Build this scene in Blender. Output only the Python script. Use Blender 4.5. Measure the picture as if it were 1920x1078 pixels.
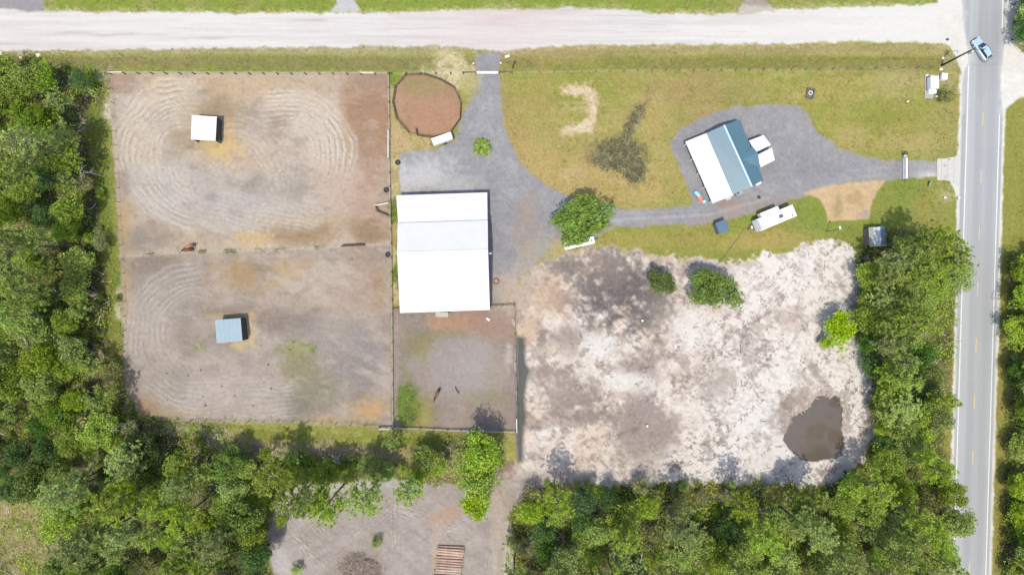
import bpy, math, random
import numpy as np
from mathutils import Vector, Matrix

random.seed(7)
scn = bpy.context.scene
COL = scn.collection
for o in list(bpy.data.objects):
    bpy.data.objects.remove(o)

# ------------------------------------------------------------------ camera, sky, sun, exposure
H = 128.0                      # drone height in metres; one pixel of the photograph is 0.1 m on the ground
cam = bpy.data.cameras.new("camera")
cam.sensor_width = 36.0
cam.lens = 36.0 * H / 192.0
cam.clip_end = 6000.0
camo = bpy.data.objects.new("camera", cam)
camo.location = (0, 0, H)
camo.rotation_euler = (0, 0, 0)
COL.objects.link(camo)
scn.camera = camo

SX, SY = 0.10, 0.31            # shadow of a 1 m post: 0.10 m to the right, 0.31 m up the picture
sun_dir = Vector((-SX, -SY, 1.0)).normalized()
elev = math.asin(sun_dir.z)
world = bpy.data.worlds.new("World")
scn.world = world
world.use_nodes = True
nt = world.node_tree
nt.nodes.clear()
sky = nt.nodes.new("ShaderNodeTexSky")
sky.sky_type = 'NISHITA'
sky.sun_disc = False
sky.sun_elevation = elev
sky.sun_rotation = math.atan2(sun_dir.x, sun_dir.y)
sky.air_density = 1.0
sky.dust_density = 2.0
bg = nt.nodes.new("ShaderNodeBackground")
bg.inputs["Strength"].default_value = 0.15
wo = nt.nodes.new("ShaderNodeOutputWorld")
nt.links.new(sky.outputs[0], bg.inputs[0])
nt.links.new(bg.outputs[0], wo.inputs[0])

sl = bpy.data.lights.new("sun", 'SUN')
sl.energy = 2.45
sl.angle = math.radians(0.53)
sl.color = (1.0, 0.95, 0.83)
so = bpy.data.objects.new("sun", sl)
so.rotation_euler = sun_dir.to_track_quat('Z', 'Y').to_euler()
so.location = (0, 0, 200)
COL.objects.link(so)

scn.view_settings.view_transform = 'Standard'
scn.view_settings.look = 'None'
scn.view_settings.exposure = 1.22
scn.view_settings.gamma = 1.0
scn.view_settings.use_curve_mapping = False
KLUM = np.array([2.68, 2.68, 2.86], dtype=np.float32)                    # picture brightness of a level matt surface per unit of its base colour

# ------------------------------------------------------------------ small helpers
def s2l(c):
    c = np.asarray(c, dtype=np.float32)
    return np.where(c <= 0.04045, c / 12.92, ((c + 0.055) / 1.055) ** 2.4)

def alb(r, g, b, k=1.0):
    """base colour of a level surface that shows as this 8-bit colour in full sun"""
    v = s2l(np.array([r, g, b]) / 255.0) / KLUM * k
    return (float(v[0]), float(v[1]), float(v[2]), 1.0)

def W(px, py, z=0.0):
    """point at height z that is seen at pixel (px, py) of the 1920 px wide photograph"""
    f = 0.1 * (H - z) / H
    return Vector(((px - 960.0) * f, (539.0 - py) * f, z))

MATS = {}
def mat(name, col, rough=0.7, metal=0.0, spec=0.3, noise=0.0, nscale=3.0, bump=0.0, coat=0.0):
    if name in MATS:
        return MATS[name]
    m = bpy.data.materials.new(name)
    m.use_nodes = True
    n = m.node_tree
    p = n.nodes["Principled BSDF"]
    p.inputs["Roughness"].default_value = rough
    p.inputs["Metallic"].default_value = metal
    p.inputs["Specular IOR Level"].default_value = spec
    p.inputs["Coat Weight"].default_value = coat
    p.inputs["Base Color"].default_value = col
    if noise > 0:
        tc = n.nodes.new("ShaderNodeTexCoord")
        nz = n.nodes.new("ShaderNodeTexNoise")
        nz.inputs["Scale"].default_value = nscale
        nz.inputs["Detail"].default_value = 6.0
        n.links.new(tc.outputs["Object"], nz.inputs["Vector"])
        rp = n.nodes.new("ShaderNodeMapRange")
        rp.inputs["From Min"].default_value = 0.25
        rp.inputs["From Max"].default_value = 0.75
        rp.inputs["To Min"].default_value = 1.0 - noise
        rp.inputs["To Max"].default_value = 1.0 + noise
        n.links.new(nz.outputs["Fac"], rp.inputs["Value"])
        mx = n.nodes.new("ShaderNodeMix")
        mx.data_type = 'RGBA'
        mx.blend_type = 'MULTIPLY'
        mx.inputs[0].default_value = 1.0
        mx.inputs[6].default_value = col
        n.links.new(rp.outputs[0], mx.inputs[7])
        n.links.new(mx.outputs[2], p.inputs["Base Color"])
        if bump > 0:
            b = n.nodes.new("ShaderNodeBump")
            b.inputs["Strength"].default_value = bump
            b.inputs["Distance"].default_value = 0.05
            n.links.new(nz.outputs["Fac"], b.inputs["Height"])
            n.links.new(b.outputs[0], p.inputs["Normal"])
    MATS[name] = m
    return m

def sheenmat(name, col, rough, amt, noise=.04):
    """painted sheet metal: coloured matt coat with a broad metallic sheen"""
    m = mat(name, col, .6, spec=.2, noise=noise, nscale=.7)
    n = m.node_tree
    p = n.nodes["Principled BSDF"]; out = next(x for x in n.nodes if x.type == 'OUTPUT_MATERIAL')
    g = n.nodes.new("ShaderNodeBsdfGlossy"); g.inputs["Roughness"].default_value = rough; g.inputs["Color"].default_value = (.95, .97, 1, 1)
    mx = n.nodes.new("ShaderNodeMixShader"); mx.inputs[0].default_value = amt
    n.links.new(p.outputs[0], mx.inputs[1]); n.links.new(g.outputs[0], mx.inputs[2]); n.links.new(mx.outputs[0], out.inputs[0])
    return m

def leafmat(name, dark, mid, light):
    m = bpy.data.materials.new(name)
    m.use_nodes = True
    n = m.node_tree
    n.nodes.clear()
    out = n.nodes.new("ShaderNodeOutputMaterial")
    geo = n.nodes.new("ShaderNodeNewGeometry")
    oi = n.nodes.new("ShaderNodeObjectInfo")
    tc = n.nodes.new("ShaderNodeTexCoord")
    nz = n.nodes.new("ShaderNodeTexNoise")
    nz.inputs["Scale"].default_value = 0.9
    nz.inputs["Detail"].default_value = 3.0
    n.links.new(tc.outputs["Object"], nz.inputs["Vector"])
    a = n.nodes.new("ShaderNodeMath"); a.operation = 'MULTIPLY_ADD'
    a.inputs[1].default_value = 0.45
    n.links.new(geo.outputs["Random Per Island"], a.inputs[0])
    b = n.nodes.new("ShaderNodeMath"); b.operation = 'MULTIPLY_ADD'
    b.inputs[1].default_value = 0.9
    b.inputs[2].default_value = -0.32
    n.links.new(nz.outputs["Fac"], b.inputs[0])
    n.links.new(b.outputs[0], a.inputs[2])
    c = n.nodes.new("ShaderNodeMath"); c.operation = 'MULTIPLY_ADD'
    c.inputs[1].default_value = 0.40
    n.links.new(oi.outputs["Random"], c.inputs[0])
    n.links.new(a.outputs[0], c.inputs[2])
    rp = n.nodes.new("ShaderNodeValToRGB")
    e = rp.color_ramp.elements
    e[0].position = 0.15; e[0].color = dark
    e[1].position = 0.95; e[1].color = light
    k = e.new(0.55); k.color = mid
    n.links.new(c.outputs[0], rp.inputs[0])
    p = n.nodes.new("ShaderNodeBsdfPrincipled")
    p.inputs["Roughness"].default_value = 0.55
    p.inputs["Specular IOR Level"].default_value = 0.25
    hs = n.nodes.new("ShaderNodeHueSaturation")
    h1 = n.nodes.new("ShaderNodeMath"); h1.operation = 'MULTIPLY_ADD'; h1.inputs[1].default_value = 0.035; h1.inputs[2].default_value = 0.485
    n.links.new(oi.outputs["Random"], h1.inputs[0]); n.links.new(h1.outputs[0], hs.inputs["Hue"])
    h2 = n.nodes.new("ShaderNodeMath"); h2.operation = 'MULTIPLY'; h2.inputs[1].default_value = 7.31
    h3 = n.nodes.new("ShaderNodeMath"); h3.operation = 'FRACT'
    h4 = n.nodes.new("ShaderNodeMath"); h4.operation = 'MULTIPLY_ADD'; h4.inputs[1].default_value = 0.30; h4.inputs[2].default_value = 0.88
    n.links.new(oi.outputs["Random"], h2.inputs[0]); n.links.new(h2.outputs[0], h3.inputs[0]); n.links.new(h3.outputs[0], h4.inputs[0]); n.links.new(h4.outputs[0], hs.inputs["Saturation"])
    n.links.new(rp.outputs[0], hs.inputs["Color"])
    rp = hs
    n.links.new(rp.outputs[0], p.inputs["Base Color"])
    t = n.nodes.new("ShaderNodeBsdfTranslucent")
    n.links.new(rp.outputs[0], t.inputs["Color"])
    mx = n.nodes.new("ShaderNodeMixShader")
    mx.inputs[0].default_value = 0.42
    n.links.new(p.outputs[0], mx.inputs[1])
    n.links.new(t.outputs[0], mx.inputs[2])
    n.links.new(mx.outputs[0], out.inputs[0])
    MATS[name] = m
    return m

def thing(name, label, cat, loc=(0, 0, 0), rz=0.0, group=None, kind=None):
    o = bpy.data.objects.new(name, None)
    o.empty_display_size = 0.3
    COL.objects.link(o)
    o.location = loc
    o.rotation_euler = (0, 0, rz)
    tag(o, label, cat, group, kind)
    return o

def tag(o, label=None, cat=None, group=None, kind=None):
    if label: o["label"] = label
    if cat: o["category"] = cat
    if group: o["group"] = group
    if kind: o["kind"] = kind
    return o

class MB:
    """collects simple shapes and links them as ONE mesh object"""
    def __init__(self):
        self.v = []; self.f = []
    def add(self, vs, fs):
        b = len(self.v)
        self.v += [tuple(x) for x in vs]
        self.f += [tuple(b + i for i in q) for q in fs]
        return self
    def box(self, c, s, rz=0.0, rx=0.0, ry=0.0):
        M = Matrix.Translation(c) @ Matrix.Rotation(rz, 4, 'Z') @ Matrix.Rotation(ry, 4, 'Y') @ Matrix.Rotation(rx, 4, 'X')
        hx, hy, hz = s[0] / 2, s[1] / 2, s[2] / 2
        vs = [M @ Vector((x, y, z)) for z in (-hz, hz) for x, y in ((-hx, -hy), (hx, -hy), (hx, hy), (-hx, hy))]
        return self.add(vs, [(3, 2, 1, 0), (4, 5, 6, 7), (0, 1, 5, 4), (1, 2, 6, 5), (2, 3, 7, 6), (3, 0, 4, 7)])
    def beam(self, p0, p1, w, h):
        """box from p0 to p1, w wide and h high"""
        p0 = Vector(p0); p1 = Vector(p1)
        d = p1 - p0
        L = d.length
        q = d.to_track_quat('X', 'Z')
        vs = []
        for x in (0, L):
            for y, z in ((-w / 2, -h / 2), (w / 2, -h / 2), (w / 2, h / 2), (-w / 2, h / 2)):
                vs.append(p0 + q @ Vector((x, y, z)))
        return self.add(vs, [(3, 2, 1, 0), (4, 5, 6, 7), (0, 1, 5, 4), (1, 2, 6, 5), (2, 3, 7, 6), (3, 0, 4, 7)])
    def tube(self, pts, rs, n=8, cap=True):
        pts = [Vector(p) for p in pts]
        if not hasattr(rs, "__len__"): rs = [rs] * len(pts)
        vs, fs = [], []
        for i, p in enumerate(pts):
            d = (pts[min(i + 1, len(pts) - 1)] - pts[max(i - 1, 0)])
            if d.length < 1e-9: d = Vector((0, 0, 1))
            q = d.to_track_quat('Z', 'Y')
            for k in range(n):
                a = 2 * math.pi * k / n
                vs.append(p + q @ Vector((rs[i] * math.cos(a), rs[i] * math.sin(a), 0)))
        for i in range(len(pts) - 1):
            for k in range(n):
                a, b = i * n + k, i * n + (k + 1) % n
                fs.append((a, b, b + n, a + n))
        if cap:
            fs.append(tuple(reversed(range(n))))
            fs.append(tuple(range((len(pts) - 1) * n, len(pts) * n)))
        return self.add(vs, fs)
    def torus(self, c, R, r, n=20, m=8, flat=1.0):
        vs, fs = [], []
        for i in range(n):
            a = 2 * math.pi * i / n
            for k in range(m):
                b = 2 * math.pi * k / m
                vs.append((c[0] + (R + r * math.cos(b)) * math.cos(a), c[1] + (R + r * math.cos(b)) * math.sin(a), c[2] + flat * r * math.sin(b)))
        for i in range(n):
            for k in range(m):
                fs.append((i * m + k, ((i + 1) % n) * m + k, ((i + 1) % n) * m + (k + 1) % m, i * m + (k + 1) % m))
        return self.add(vs, fs)
    def slab(self, quad, t):
        """polygon of points (any slope) thickened downward by t"""
        n = len(quad)
        top = [Vector(p) for p in quad]
        bot = [p - Vector((0, 0, t)) for p in top]
        a = sum((top[i].x * top[(i + 1) % n].y - top[(i + 1) % n].x * top[i].y) for i in range(n))
        if a < 0:
            top.reverse(); bot.reverse()
        fs = [tuple(range(n)), tuple(reversed(range(n, 2 * n)))]
        for i in range(n):
            j = (i + 1) % n
            fs.append((i, i + n, j + n, j))
        return self.add(top + bot, fs)
    def loft(self, rings, cap=True):
        """rings of equally many points"""
        n = len(rings[0])
        vs = [p for r in rings for p in r]
        fs = []
        for i in range(len(rings) - 1):
            for k in range(n):
                a, b = i * n + k, i * n + (k + 1) % n
                fs.append((a, b, b + n, a + n))
        if cap:
            fs.append(tuple(reversed(range(n))))
            fs.append(tuple(range((len(rings) - 1) * n, len(rings) * n)))
        return self.add(vs, fs)
    def mesh(self, name, m, smooth=False):
        me = bpy.data.meshes.new(name)
        me.from_pydata(self.v, [], self.f)
        me.materials.append(m)
        if smooth:
            me.polygons.foreach_set("use_smooth", [True] * len(me.polygons))
        me.update()
        return me
    def build(self, name, m, parent=None, smooth=False, bevel=0.0):
        o = bpy.data.objects.new(name, self.mesh(name, m, smooth))
        COL.objects.link(o)
        if parent: o.parent = parent
        if bevel > 0:
            b = o.modifiers.new("bevel", 'BEVEL')
            b.width = bevel; b.segments = 2; b.limit_method = 'ANGLE'
        return o

def put(name, me, parent=None, loc=(0, 0, 0), rot=(0, 0, 0), scale=(1, 1, 1)):
    o = bpy.data.objects.new(name, me)
    COL.objects.link(o)
    if parent: o.parent = parent
    o.location = loc; o.rotation_euler = rot; o.scale = scale
    return o

def copy_tree(o, parent=None):
    c = o.copy()
    COL.objects.link(c)
    c.parent = parent
    for ch in list(o.children):
        copy_tree(ch, c)
    return c

# ------------------------------------------------------------------ the ground: one height field, cut into the surfaces seen
S = 2
xs = np.arange(-120, 2041, S, dtype=np.float32)
ys = np.arange(-120, 1201, S, dtype=np.float32)
NX, NY = len(xs), len(ys)
PX, PY = np.meshgrid(xs, ys)

def vn(scale, seed, ax=1.0, ay=1.0, X=None, Y=None, ang=0.0):
    """smooth value noise in -1..1"""
    X = PX if X is None else X
    Y = PY if Y is None else Y
    if ang:
        ca, sa = math.cos(ang), math.sin(ang)
        X, Y = X * ca + Y * sa, -X * sa + Y * ca
    r = np.random.RandomState(seed).rand(256, 256).astype(np.float32) * 2 - 1
    u = X / (scale * ax) + 1000.0; v = Y / (scale * ay) + 1000.0
    iu = np.floor(u).astype(np.int32); iv = np.floor(v).astype(np.int32)
    fu = u - iu; fv = v - iv
    fu = fu * fu * (3 - 2 * fu); fv = fv * fv * (3 - 2 * fv)
    iu &= 255; iv &= 255
    iu1 = (iu + 1) & 255; iv1 = (iv + 1) & 255
    return (r[iv, iu] * (1 - fu) + r[iv, iu1] * fu) * (1 - fv) + (r[iv1, iu] * (1 - fu) + r[iv1, iu1] * fu) * fv

def fbm(scale, seed, octv=4, ax=1.0, ay=1.0, ang=0.0, gain=0.55):
    t = np.zeros_like(PX); a = 1.0; n = 0.0
    for i in range(octv):
        t += a * vn(scale / 2 ** i, seed + i * 17, ax, ay, ang=ang)
        n += a; a *= gain
    return t / n * 1.5

WX = fbm(26, 901, 4) ; WY = fbm(26, 951, 4)
WB = fbm(70, 971, 3)
GR = np.random.RandomState(5).rand(NY, NX).astype(np.float32) * 2 - 1      # grain

def win(x0, x1, y0, y1):
    a = max(0, int((x0 - xs[0]) // S)); b = min(NX, int((x1 - xs[0]) // S) + 2)
    c = max(0, int((y0 - ys[0]) // S)); d = min(NY, int((y1 - ys[0]) // S) + 2)
    return slice(c, d), slice(a, b)

def sdp(poly, warp=0.0, pad=40.0):
    """signed distance (px) to a closed polygon, negative inside"""
    P = np.array(poly, dtype=np.float32)
    w = win(P[:, 0].min() - pad, P[:, 0].max() + pad, P[:, 1].min() - pad, P[:, 1].max() + pad)
    out = np.full_like(PX, pad)
    X = PX[w] + warp * WX[w]; Y = PY[w] + warp * WY[w]
    d = np.full_like(X, 1e9); s = np.ones_like(X)
    n = len(P)
    for i in range(n):
        x0, y0 = P[i]; x1, y1 = P[i - 1]
        ex, ey = x1 - x0, y1 - y0
        wx, wy = X - x0, Y - y0
        t = np.clip((wx * ex + wy * ey) / max(ex * ex + ey * ey, 1e-6), 0, 1)
        bx, by = wx - ex * t, wy - ey * t
        d = np.minimum(d, bx * bx + by * by)
        c1 = Y >= y0; c2 = Y < y1; c3 = ex * wy > ey * wx
        flip = (c1 & c2 & c3) | (~c1 & ~c2 & ~c3)
        s = np.where(flip, -s, s)
    out[w] = np.minimum(s * np.sqrt(d), pad)
    return out

def seg(x0, y0, x1, y1):
    ex, ey = x1 - x0, y1 - y0
    t = np.clip(((PX - x0) * ex + (PY - y0) * ey) / max(ex * ex + ey * ey, 1e-6), 0, 1)
    return np.hypot(PX - x0 - ex * t, PY - y0 - ey * t)

def sst(a, b, x):
    t = np.clip((x - a) / (b - a), 0, 1)
    return t * t * (3 - 2 * t)

C = np.zeros((NY, NX, 3), dtype=np.float32)          # colour each surface has, as an sRGB 0..255 swatch in full sun
Z = np.zeros_like(PX)
def mixc(m, col, w=None):
    c = np.array(col, dtype=np.float32)
    if w is None:
        C[...] = C * (1 - m[..., None]) + c * m[..., None]
    else:
        C[w] = C[w] * (1 - m[..., None]) + c * m[..., None]
def addc(m, col):
    C[...] += m[..., None] * np.array(col, dtype=np.float32)
def blob(cx, cy, rx, ry, col, amt=1.0, rot=0.0, soft=0.7, warp=0.5, rag=0.0, only=None):
    """soft uneven patch; warp in radii, rag adds fine break-up"""
    R = max(rx, ry) * 1.9 + 10
    w = win(cx - R, cx + R, cy - R, cy + R)
    ca, sa = math.cos(rot), math.sin(rot)
    dx = PX[w] - cx; dy = PY[w] - cy
    u = (dx * ca + dy * sa) / rx; v = (-dx * sa + dy * ca) / ry
    d = np.sqrt(u * u + v * v) + warp * (0.55 * WX[w] + 0.6 * WB[w]) + rag * GRN[w]
    m = (1 - sst(1 - soft, 1 + soft, d)) * amt
    if only is not None: m = m * only[w]
    mixc(m, col, w)
GRN = fbm(9, 77, 3)
# ---- base: mown grass with dry and green drifts
n1 = fbm(120, 1, 5); n2 = fbm(46, 2, 5); n3 = fbm(14, 3, 3); n4 = fbm(5, 4, 2)
C[...] = (160, 154, 82)
mixc(sst(-0.1, 0.8, n1) * 0.75, (192, 168, 106))
mixc(sst(0.05, 0.9, -n1) * 0.75, (142, 148, 70))
mixc(sst(0.1, 0.9, n2) * 0.5, (146, 146, 66))
mixc(sst(0.15, 0.9, -n2) * 0.45, (164, 138, 98))
mixc(sst(0.15, 1.0, n3) * 0.35, (190, 176, 116))
Z += 0.03 * n3 + 0.035 * n4
F_FOREST = np.zeros_like(PX)

lw1 = fbm(17, 21, 4); lw2 = fbm(60, 22, 4, 2.2, 1); lw3 = fbm(7, 23, 3)
mixc(sst(.05, .6, lw1) * .55, (192, 166, 106)); mixc(sst(.05, .6, -lw1) * .55, (138, 150, 60)); mixc(sst(.05, .7, lw2) * .5, (152, 158, 70)); mixc(sst(.1, .7, -lw2) * .5, (188, 156, 110)); mixc(.12 + 0 * PX, (196, 172, 104)); mixc(sst(.2, .8, lw3) * .4, (204, 186, 126)); mixc(sst(.2, .8, -lw3) * .45, (118, 122, 54)); mixc(sst(.1, .8, fbm(9, 24, 3, 3, 1)) * .3, (136, 146, 58))
mow = fbm(7, 26, 3, 14, 1.2); mow2 = fbm(12, 27, 3, 9, 1)
mixc(sst(.1, .7, mow) * .35, (196, 182, 112)); mixc(sst(.1, .7, -mow) * .3, (130, 136, 58)); mixc(sst(.15, .7, mow2) * .3, (146, 156, 64))
# verge and ditch strips along the dirt road
def band(y0, y1, soft, x0=-200, x1=2200, sx=30):
    y = PY + 3 * WX
    return sst(y0 - soft, y0 + soft, y) * (1 - sst(y1 - soft, y1 + soft, y)) * sst(x0 - sx, x0 + sx, PX) * (1 - sst(x1 - sx, x1 + sx, PX))
mixc(band(-300, 22, 3), (142, 154, 62)); mixc(band(-300, 22, 3) * sst(0.0, 0.8, n2), (160, 156, 84))
mixc(band(84, 106, 4, -200, 890) * 0.8, (172, 160, 122)); mixc(band(84, 106, 4, 960, 1790) * 0.75, (178, 158, 112))
st = fbm(10, 31, 3, 16, 1)
mixc(band(107, 131, 3, 90, 890) * (0.75 + 0.25 * st), (138, 128, 84)); mixc(band(107, 130, 4, 960, 1790) * (0.7 + 0.3 * st), (134, 126, 66))
mixc(band(112, 122, 3, 960, 1760) * sst(0.2, 0.9, st) * 0.45, (104, 98, 54))
mixc(band(123, 137, 3, 90, 735) * sst(-0.3, 0.5, n3) * 0.7, (150, 156, 66))
mixc(band(103, 107, 2, -200, 1790) * 0.7, (152, 148, 72))
addc(band(92, 130, 3) * st, (9, 8, 5))
blob(845, 108, 22, 12, (224, 208, 172), 0.85, rag=.5); blob(850, 133, 38, 17, (222, 204, 168), 0.85, rag=.6); blob(835, 150, 30, 18, (220, 203, 170), 0.75, rag=.5)
blob(1035, 105, 90, 14, (184, 156, 112), 0.6); blob(985, 118, 50, 12, (150, 126, 84), 0.5)
Z -= 0.15 * band(106, 130, 9)
mixc(sst(.1, .8, fbm(18, 6, 3)) * .3, (176, 150, 100)); mixc(sst(.2, .8, fbm(11, 7, 3)) * .3, (128, 140, 58))

# the lawn between the drives
blob(1120, 300, 160, 90, (186, 166, 108), 0.5); blob(1050, 345, 60, 40, (190, 160, 112), 0.7); blob(1180, 350, 130, 36, (190, 164, 104), 0.75)
blob(960, 230, 26, 80, (182, 152, 102), 0.7, rot=-.25); blob(1075, 325, 22, 16, (216, 190, 170), 0.7); blob(1075, 160, 110, 40, (156, 152, 70), 0.6)
blob(1240, 200, 80, 45, (182, 160, 104), 0.6, rag=.4); blob(1360, 165, 90, 28, (160, 146, 88), 0.5); blob(1265, 235, 40, 30, (150, 148, 74), 0.5)
blob(1275, 350, 24, 50, (150, 150, 74), 0.7); blob(1640, 230, 130, 60, (166, 154, 78), 0.6); blob(1680, 155, 60, 30, (186, 166, 122), 0.55, rag=.4)
blob(1650, 235, 50, 30, (140, 144, 58), 0.6); blob(1600, 250, 25, 20, (190, 166, 116), 0.6); blob(1330, 220, 60, 16, (184, 158, 112), .6, rot=-.4, rag=.5)
blob(1730, 265, 60, 20, (180, 162, 108), .6, rag=.5)
jd = np.minimum.reduce([seg(1060, 171, 1102, 168), seg(1102, 168, 1113, 200), seg(1113, 200, 1104, 238), seg(1104, 238, 1062, 246)])
mixc((1 - sst(5, 15, jd + 8 * GRN + 4 * WX)) * 0.9, (222, 197, 166)); mixc((1 - sst(2, 9, jd + 8 * GRN)) * 0.7, (236, 216, 190))
mixc((1 - sst(1, 5, np.minimum(seg(1050, 194, 1105, 193), seg(1055, 203, 1105, 202)) + 3 * GRN)) * 0.5, (200, 184, 138))
blob(1150, 298, 56, 38, (150, 136, 98), 0.5, rot=-.3, rag=.6, soft=.3); blob(1152, 296, 54, 34, (132, 118, 84), 0.65, rot=-.3, rag=.9, soft=.25, warp=.7); blob(1188, 318, 22, 32, (136, 122, 82), .6, rag=.9, soft=.25); blob(1184, 236, 10, 44, (138, 128, 86), .6, rot=.5, rag=.9); blob(1120, 325, 40, 14, (204, 176, 120), .6, rag=.6); blob(1165, 335, 30, 10, (208, 178, 124), .6, rag=.6)
# lawn south of the drive
lawn = sdp([(1400, 440), (1480, 390), (1500, 360), (1560, 350), (1660, 335), (1790, 335), (1800, 470), (1590, 470), (1500, 475), (1350, 490), (1130, 455), (1160, 425), (1330, 420)], 6)
lm = 1 - sst(-8, 8, lawn)
mixc(lm * 0.8, (150, 150, 72)); mixc(lm * sst(-.1, .7, n2) * .7, (172, 154, 88)); mixc(lm * sst(1440, 1520, PX) * .55, (132, 148, 62)); mixc(lm * sst(0.0, .6, fbm(30, 8, 3)) * .5, (138, 152, 60))
blob(1400, 425, 60, 18, (134, 152, 58), .7, rot=-.35); blob(1450, 450, 60, 18, (186, 160, 96), .7); blob(1250, 450, 80, 16, (158, 146, 76), .6); blob(1740, 400, 30, 60, (172, 152, 86), .6)
blob(1775, 365, 18, 16, (196, 178, 136), .8, rag=.6)
blob(1120, 335, 190, 55, (196, 168, 108), .6, rag=.3); blob(1010, 250, 40, 110, (190, 162, 104), .5, rag=.4); blob(1290, 165, 60, 26, (178, 150, 100), .55, rag=.5); blob(1225, 240, 30, 40, (190, 164, 104), .6, rag=.5); blob(1690, 265, 90, 30, (188, 166, 106), .55, rag=.5); blob(1560, 160, 60, 24, (180, 160, 92), .5, rag=.5)
blob(1770, 210, 26, 70, (168, 158, 92), .6, rag=.6); blob(1780, 130, 18, 40, (182, 166, 124), .7, rag=.7); blob(1220, 450, 120, 18, (178, 160, 88), .55, rag=.5); blob(1400, 450, 60, 20, (188, 162, 98), .5, rag=.5)
# grass right of the asphalt road
mixc(sst(1866, 1872, PX + (PY - 215) * .03) * 0.75, (152, 146, 68)); mixc(sst(1868, 1874, PX + (PY - 215) * .03) * sst(0, .7, fbm(24, 41, 4, 1, 5)) * .7, (132, 140, 50))
# strip between the road and the trees on its left
vs = sst(1755, 1770, PX + (PY - 560) * .03) * sst(560, 600, PY)
mixc(vs * 0.8, (162, 148, 80))

# ---- woods
wood = np.minimum.reduce([
    sdp([(-140, 98), (60, 112), (150, 128), (196, 140), (190, 215), (196, 330), (205, 480), (222, 560), (226, 690), (234, 735), (262, 782), (420, 800), (560, 820), (700, 835), (830, 815), (930, 830), (945, 880), (935, 905), (560, 905), (520, 925), (505, 965), (512, 1220), (-140, 1220)], 9),
    sdp([(952, 1220), (950, 960), (965, 905), (1110, 900), (1300, 900), (1500, 915), (1560, 905), (1630, 860), (1655, 790), (1640, 720), (1615, 660), (1612, 560), (1605, 470), (1640, 440), (1760, 440), (1790, 560), (1770, 800), (1762, 960), (1765, 1220)], 9),
    sdp([(1895, 480), (2060, 470), (2060, 1220), (1872, 1220), (1880, 980), (1896, 760)], 6),
    sdp([(1898, 20), (2060, -130), (2060, 92), (1912, 88)], 4)])
wm = 1 - sst(-10, 12, wood)
nf = fbm(30, 60, 5)
mixc(wm, (104, 100, 62))
mixc(wm * sst(-.1, .7, nf), (122, 122, 62)); mixc(wm * sst(0.1, .8, fbm(40, 61, 5)), (150, 130, 106)); mixc(wm * sst(.2, .8, fbm(18, 62, 4)) * .8, (84, 82, 54)); mixc(wm * sst(.45, .8, fbm(22, 63, 4)) * .7, (186, 168, 150))
Z += wm * (.10 * fbm(12, 64, 3))
# open ground among the woods
blob(25, 985, 62, 62, (172, 158, 112), 0.9, rag=.4); blob(70, 1050, 60, 36, (178, 160, 118), 0.8, rag=.4); blob(12, 470, 26, 60, (186, 164, 132), 0.8, rag=.4); blob(30, 960, 30, 16, (196, 168, 128), .6)
gs = sdp([(172, 190), (204, 230), (214, 330), (222, 470), (228, 560), (226, 700), (200, 690), (205, 570), (192, 470), (186, 380), (165, 300), (160, 230)], 8)
gm = 1 - sst(-6, 8, gs)
mixc(gm * .8, (136, 142, 64)); mixc(gm * sst(-.1, .6, n2) * .6, (168, 152, 96)); mixc(gm * sst(0.0, .6, n3) * .6, (104, 132, 44))
blob(190, 140, 14, 14, (206, 196, 180), .7, rag=.6); blob(203, 205, 10, 22, (222, 210, 198), .85, rag=.5); blob(224, 575, 6, 26, (226, 216, 206), .8, rag=.6)
sv = sdp([(420, 800), (560, 797), (735, 806), (840, 810), (825, 850), (730, 862), (640, 845), (520, 838), (430, 832)], 8)
sm = 1 - sst(-6, 8, sv)
mixc(sm * .9, (144, 148, 64)); mixc(sm * sst(-.1, .6, n2) * .7, (172, 158, 88)); mixc(sm * sst(.2, .8, n3) * .4, (196, 184, 140))
blob(560, 842, 130, 14, (186, 162, 146), .75, rag=.6); blob(700, 852, 70, 12, (180, 156, 142), .7, rag=.6); blob(400, 822, 40, 16, (190, 170, 158), .7, rag=.6); blob(800, 870, 50, 22, (176, 158, 120), .6, rag=.6); blob(620, 885, 180, 14, (142, 146, 66), .7, rag=.5)
blob(360, 805, 60, 14, (190, 176, 150), .7, rag=.6); blob(640, 850, 60, 12, (182, 160, 142), .6, rag=.5); blob(900, 880, 40, 40, (196, 178, 164), .6, rag=.5)

# ---- dirt road along the top
def yline(pts):
    p = np.array(pts, dtype=np.float32)
    return np.interp(PX, p[:, 0], p[:, 1]).astype(np.float32)
ytop = yline([(-130, 12), (0, 15), (90, 20), (200, 22), (330, 23), (480, 25), (620, 24), (680, 25), (800, 22), (900, 17), (1000, 16), (1100, 15), (1180, 20), (1240, 26), (1385, 26), (1440, 18), (1600, 12), (1740, 9), (1785, 0), (1800, -8), (2060, -10)])
ybot = yline([(-130, 96), (0, 96), (200, 94), (480, 90), (700, 88), (850, 87), (890, 94), (940, 98), (985, 92), (1060, 86), (1200, 84), (1440, 84), (1600, 78), (1720, 79), (1768, 82), (1800, 84), (2060, 84)])
rag = 2.6 * GRN + 2.0 * WX
road_sd = np.maximum(ytop - PY, PY - ybot) + rag
tr1 = fbm(9, 101, 4, 22, 1, gain=.6); tr2 = fbm(22, 102, 4, 9, 1); tr3 = fbm(60, 103, 3, 3, 1)
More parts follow.
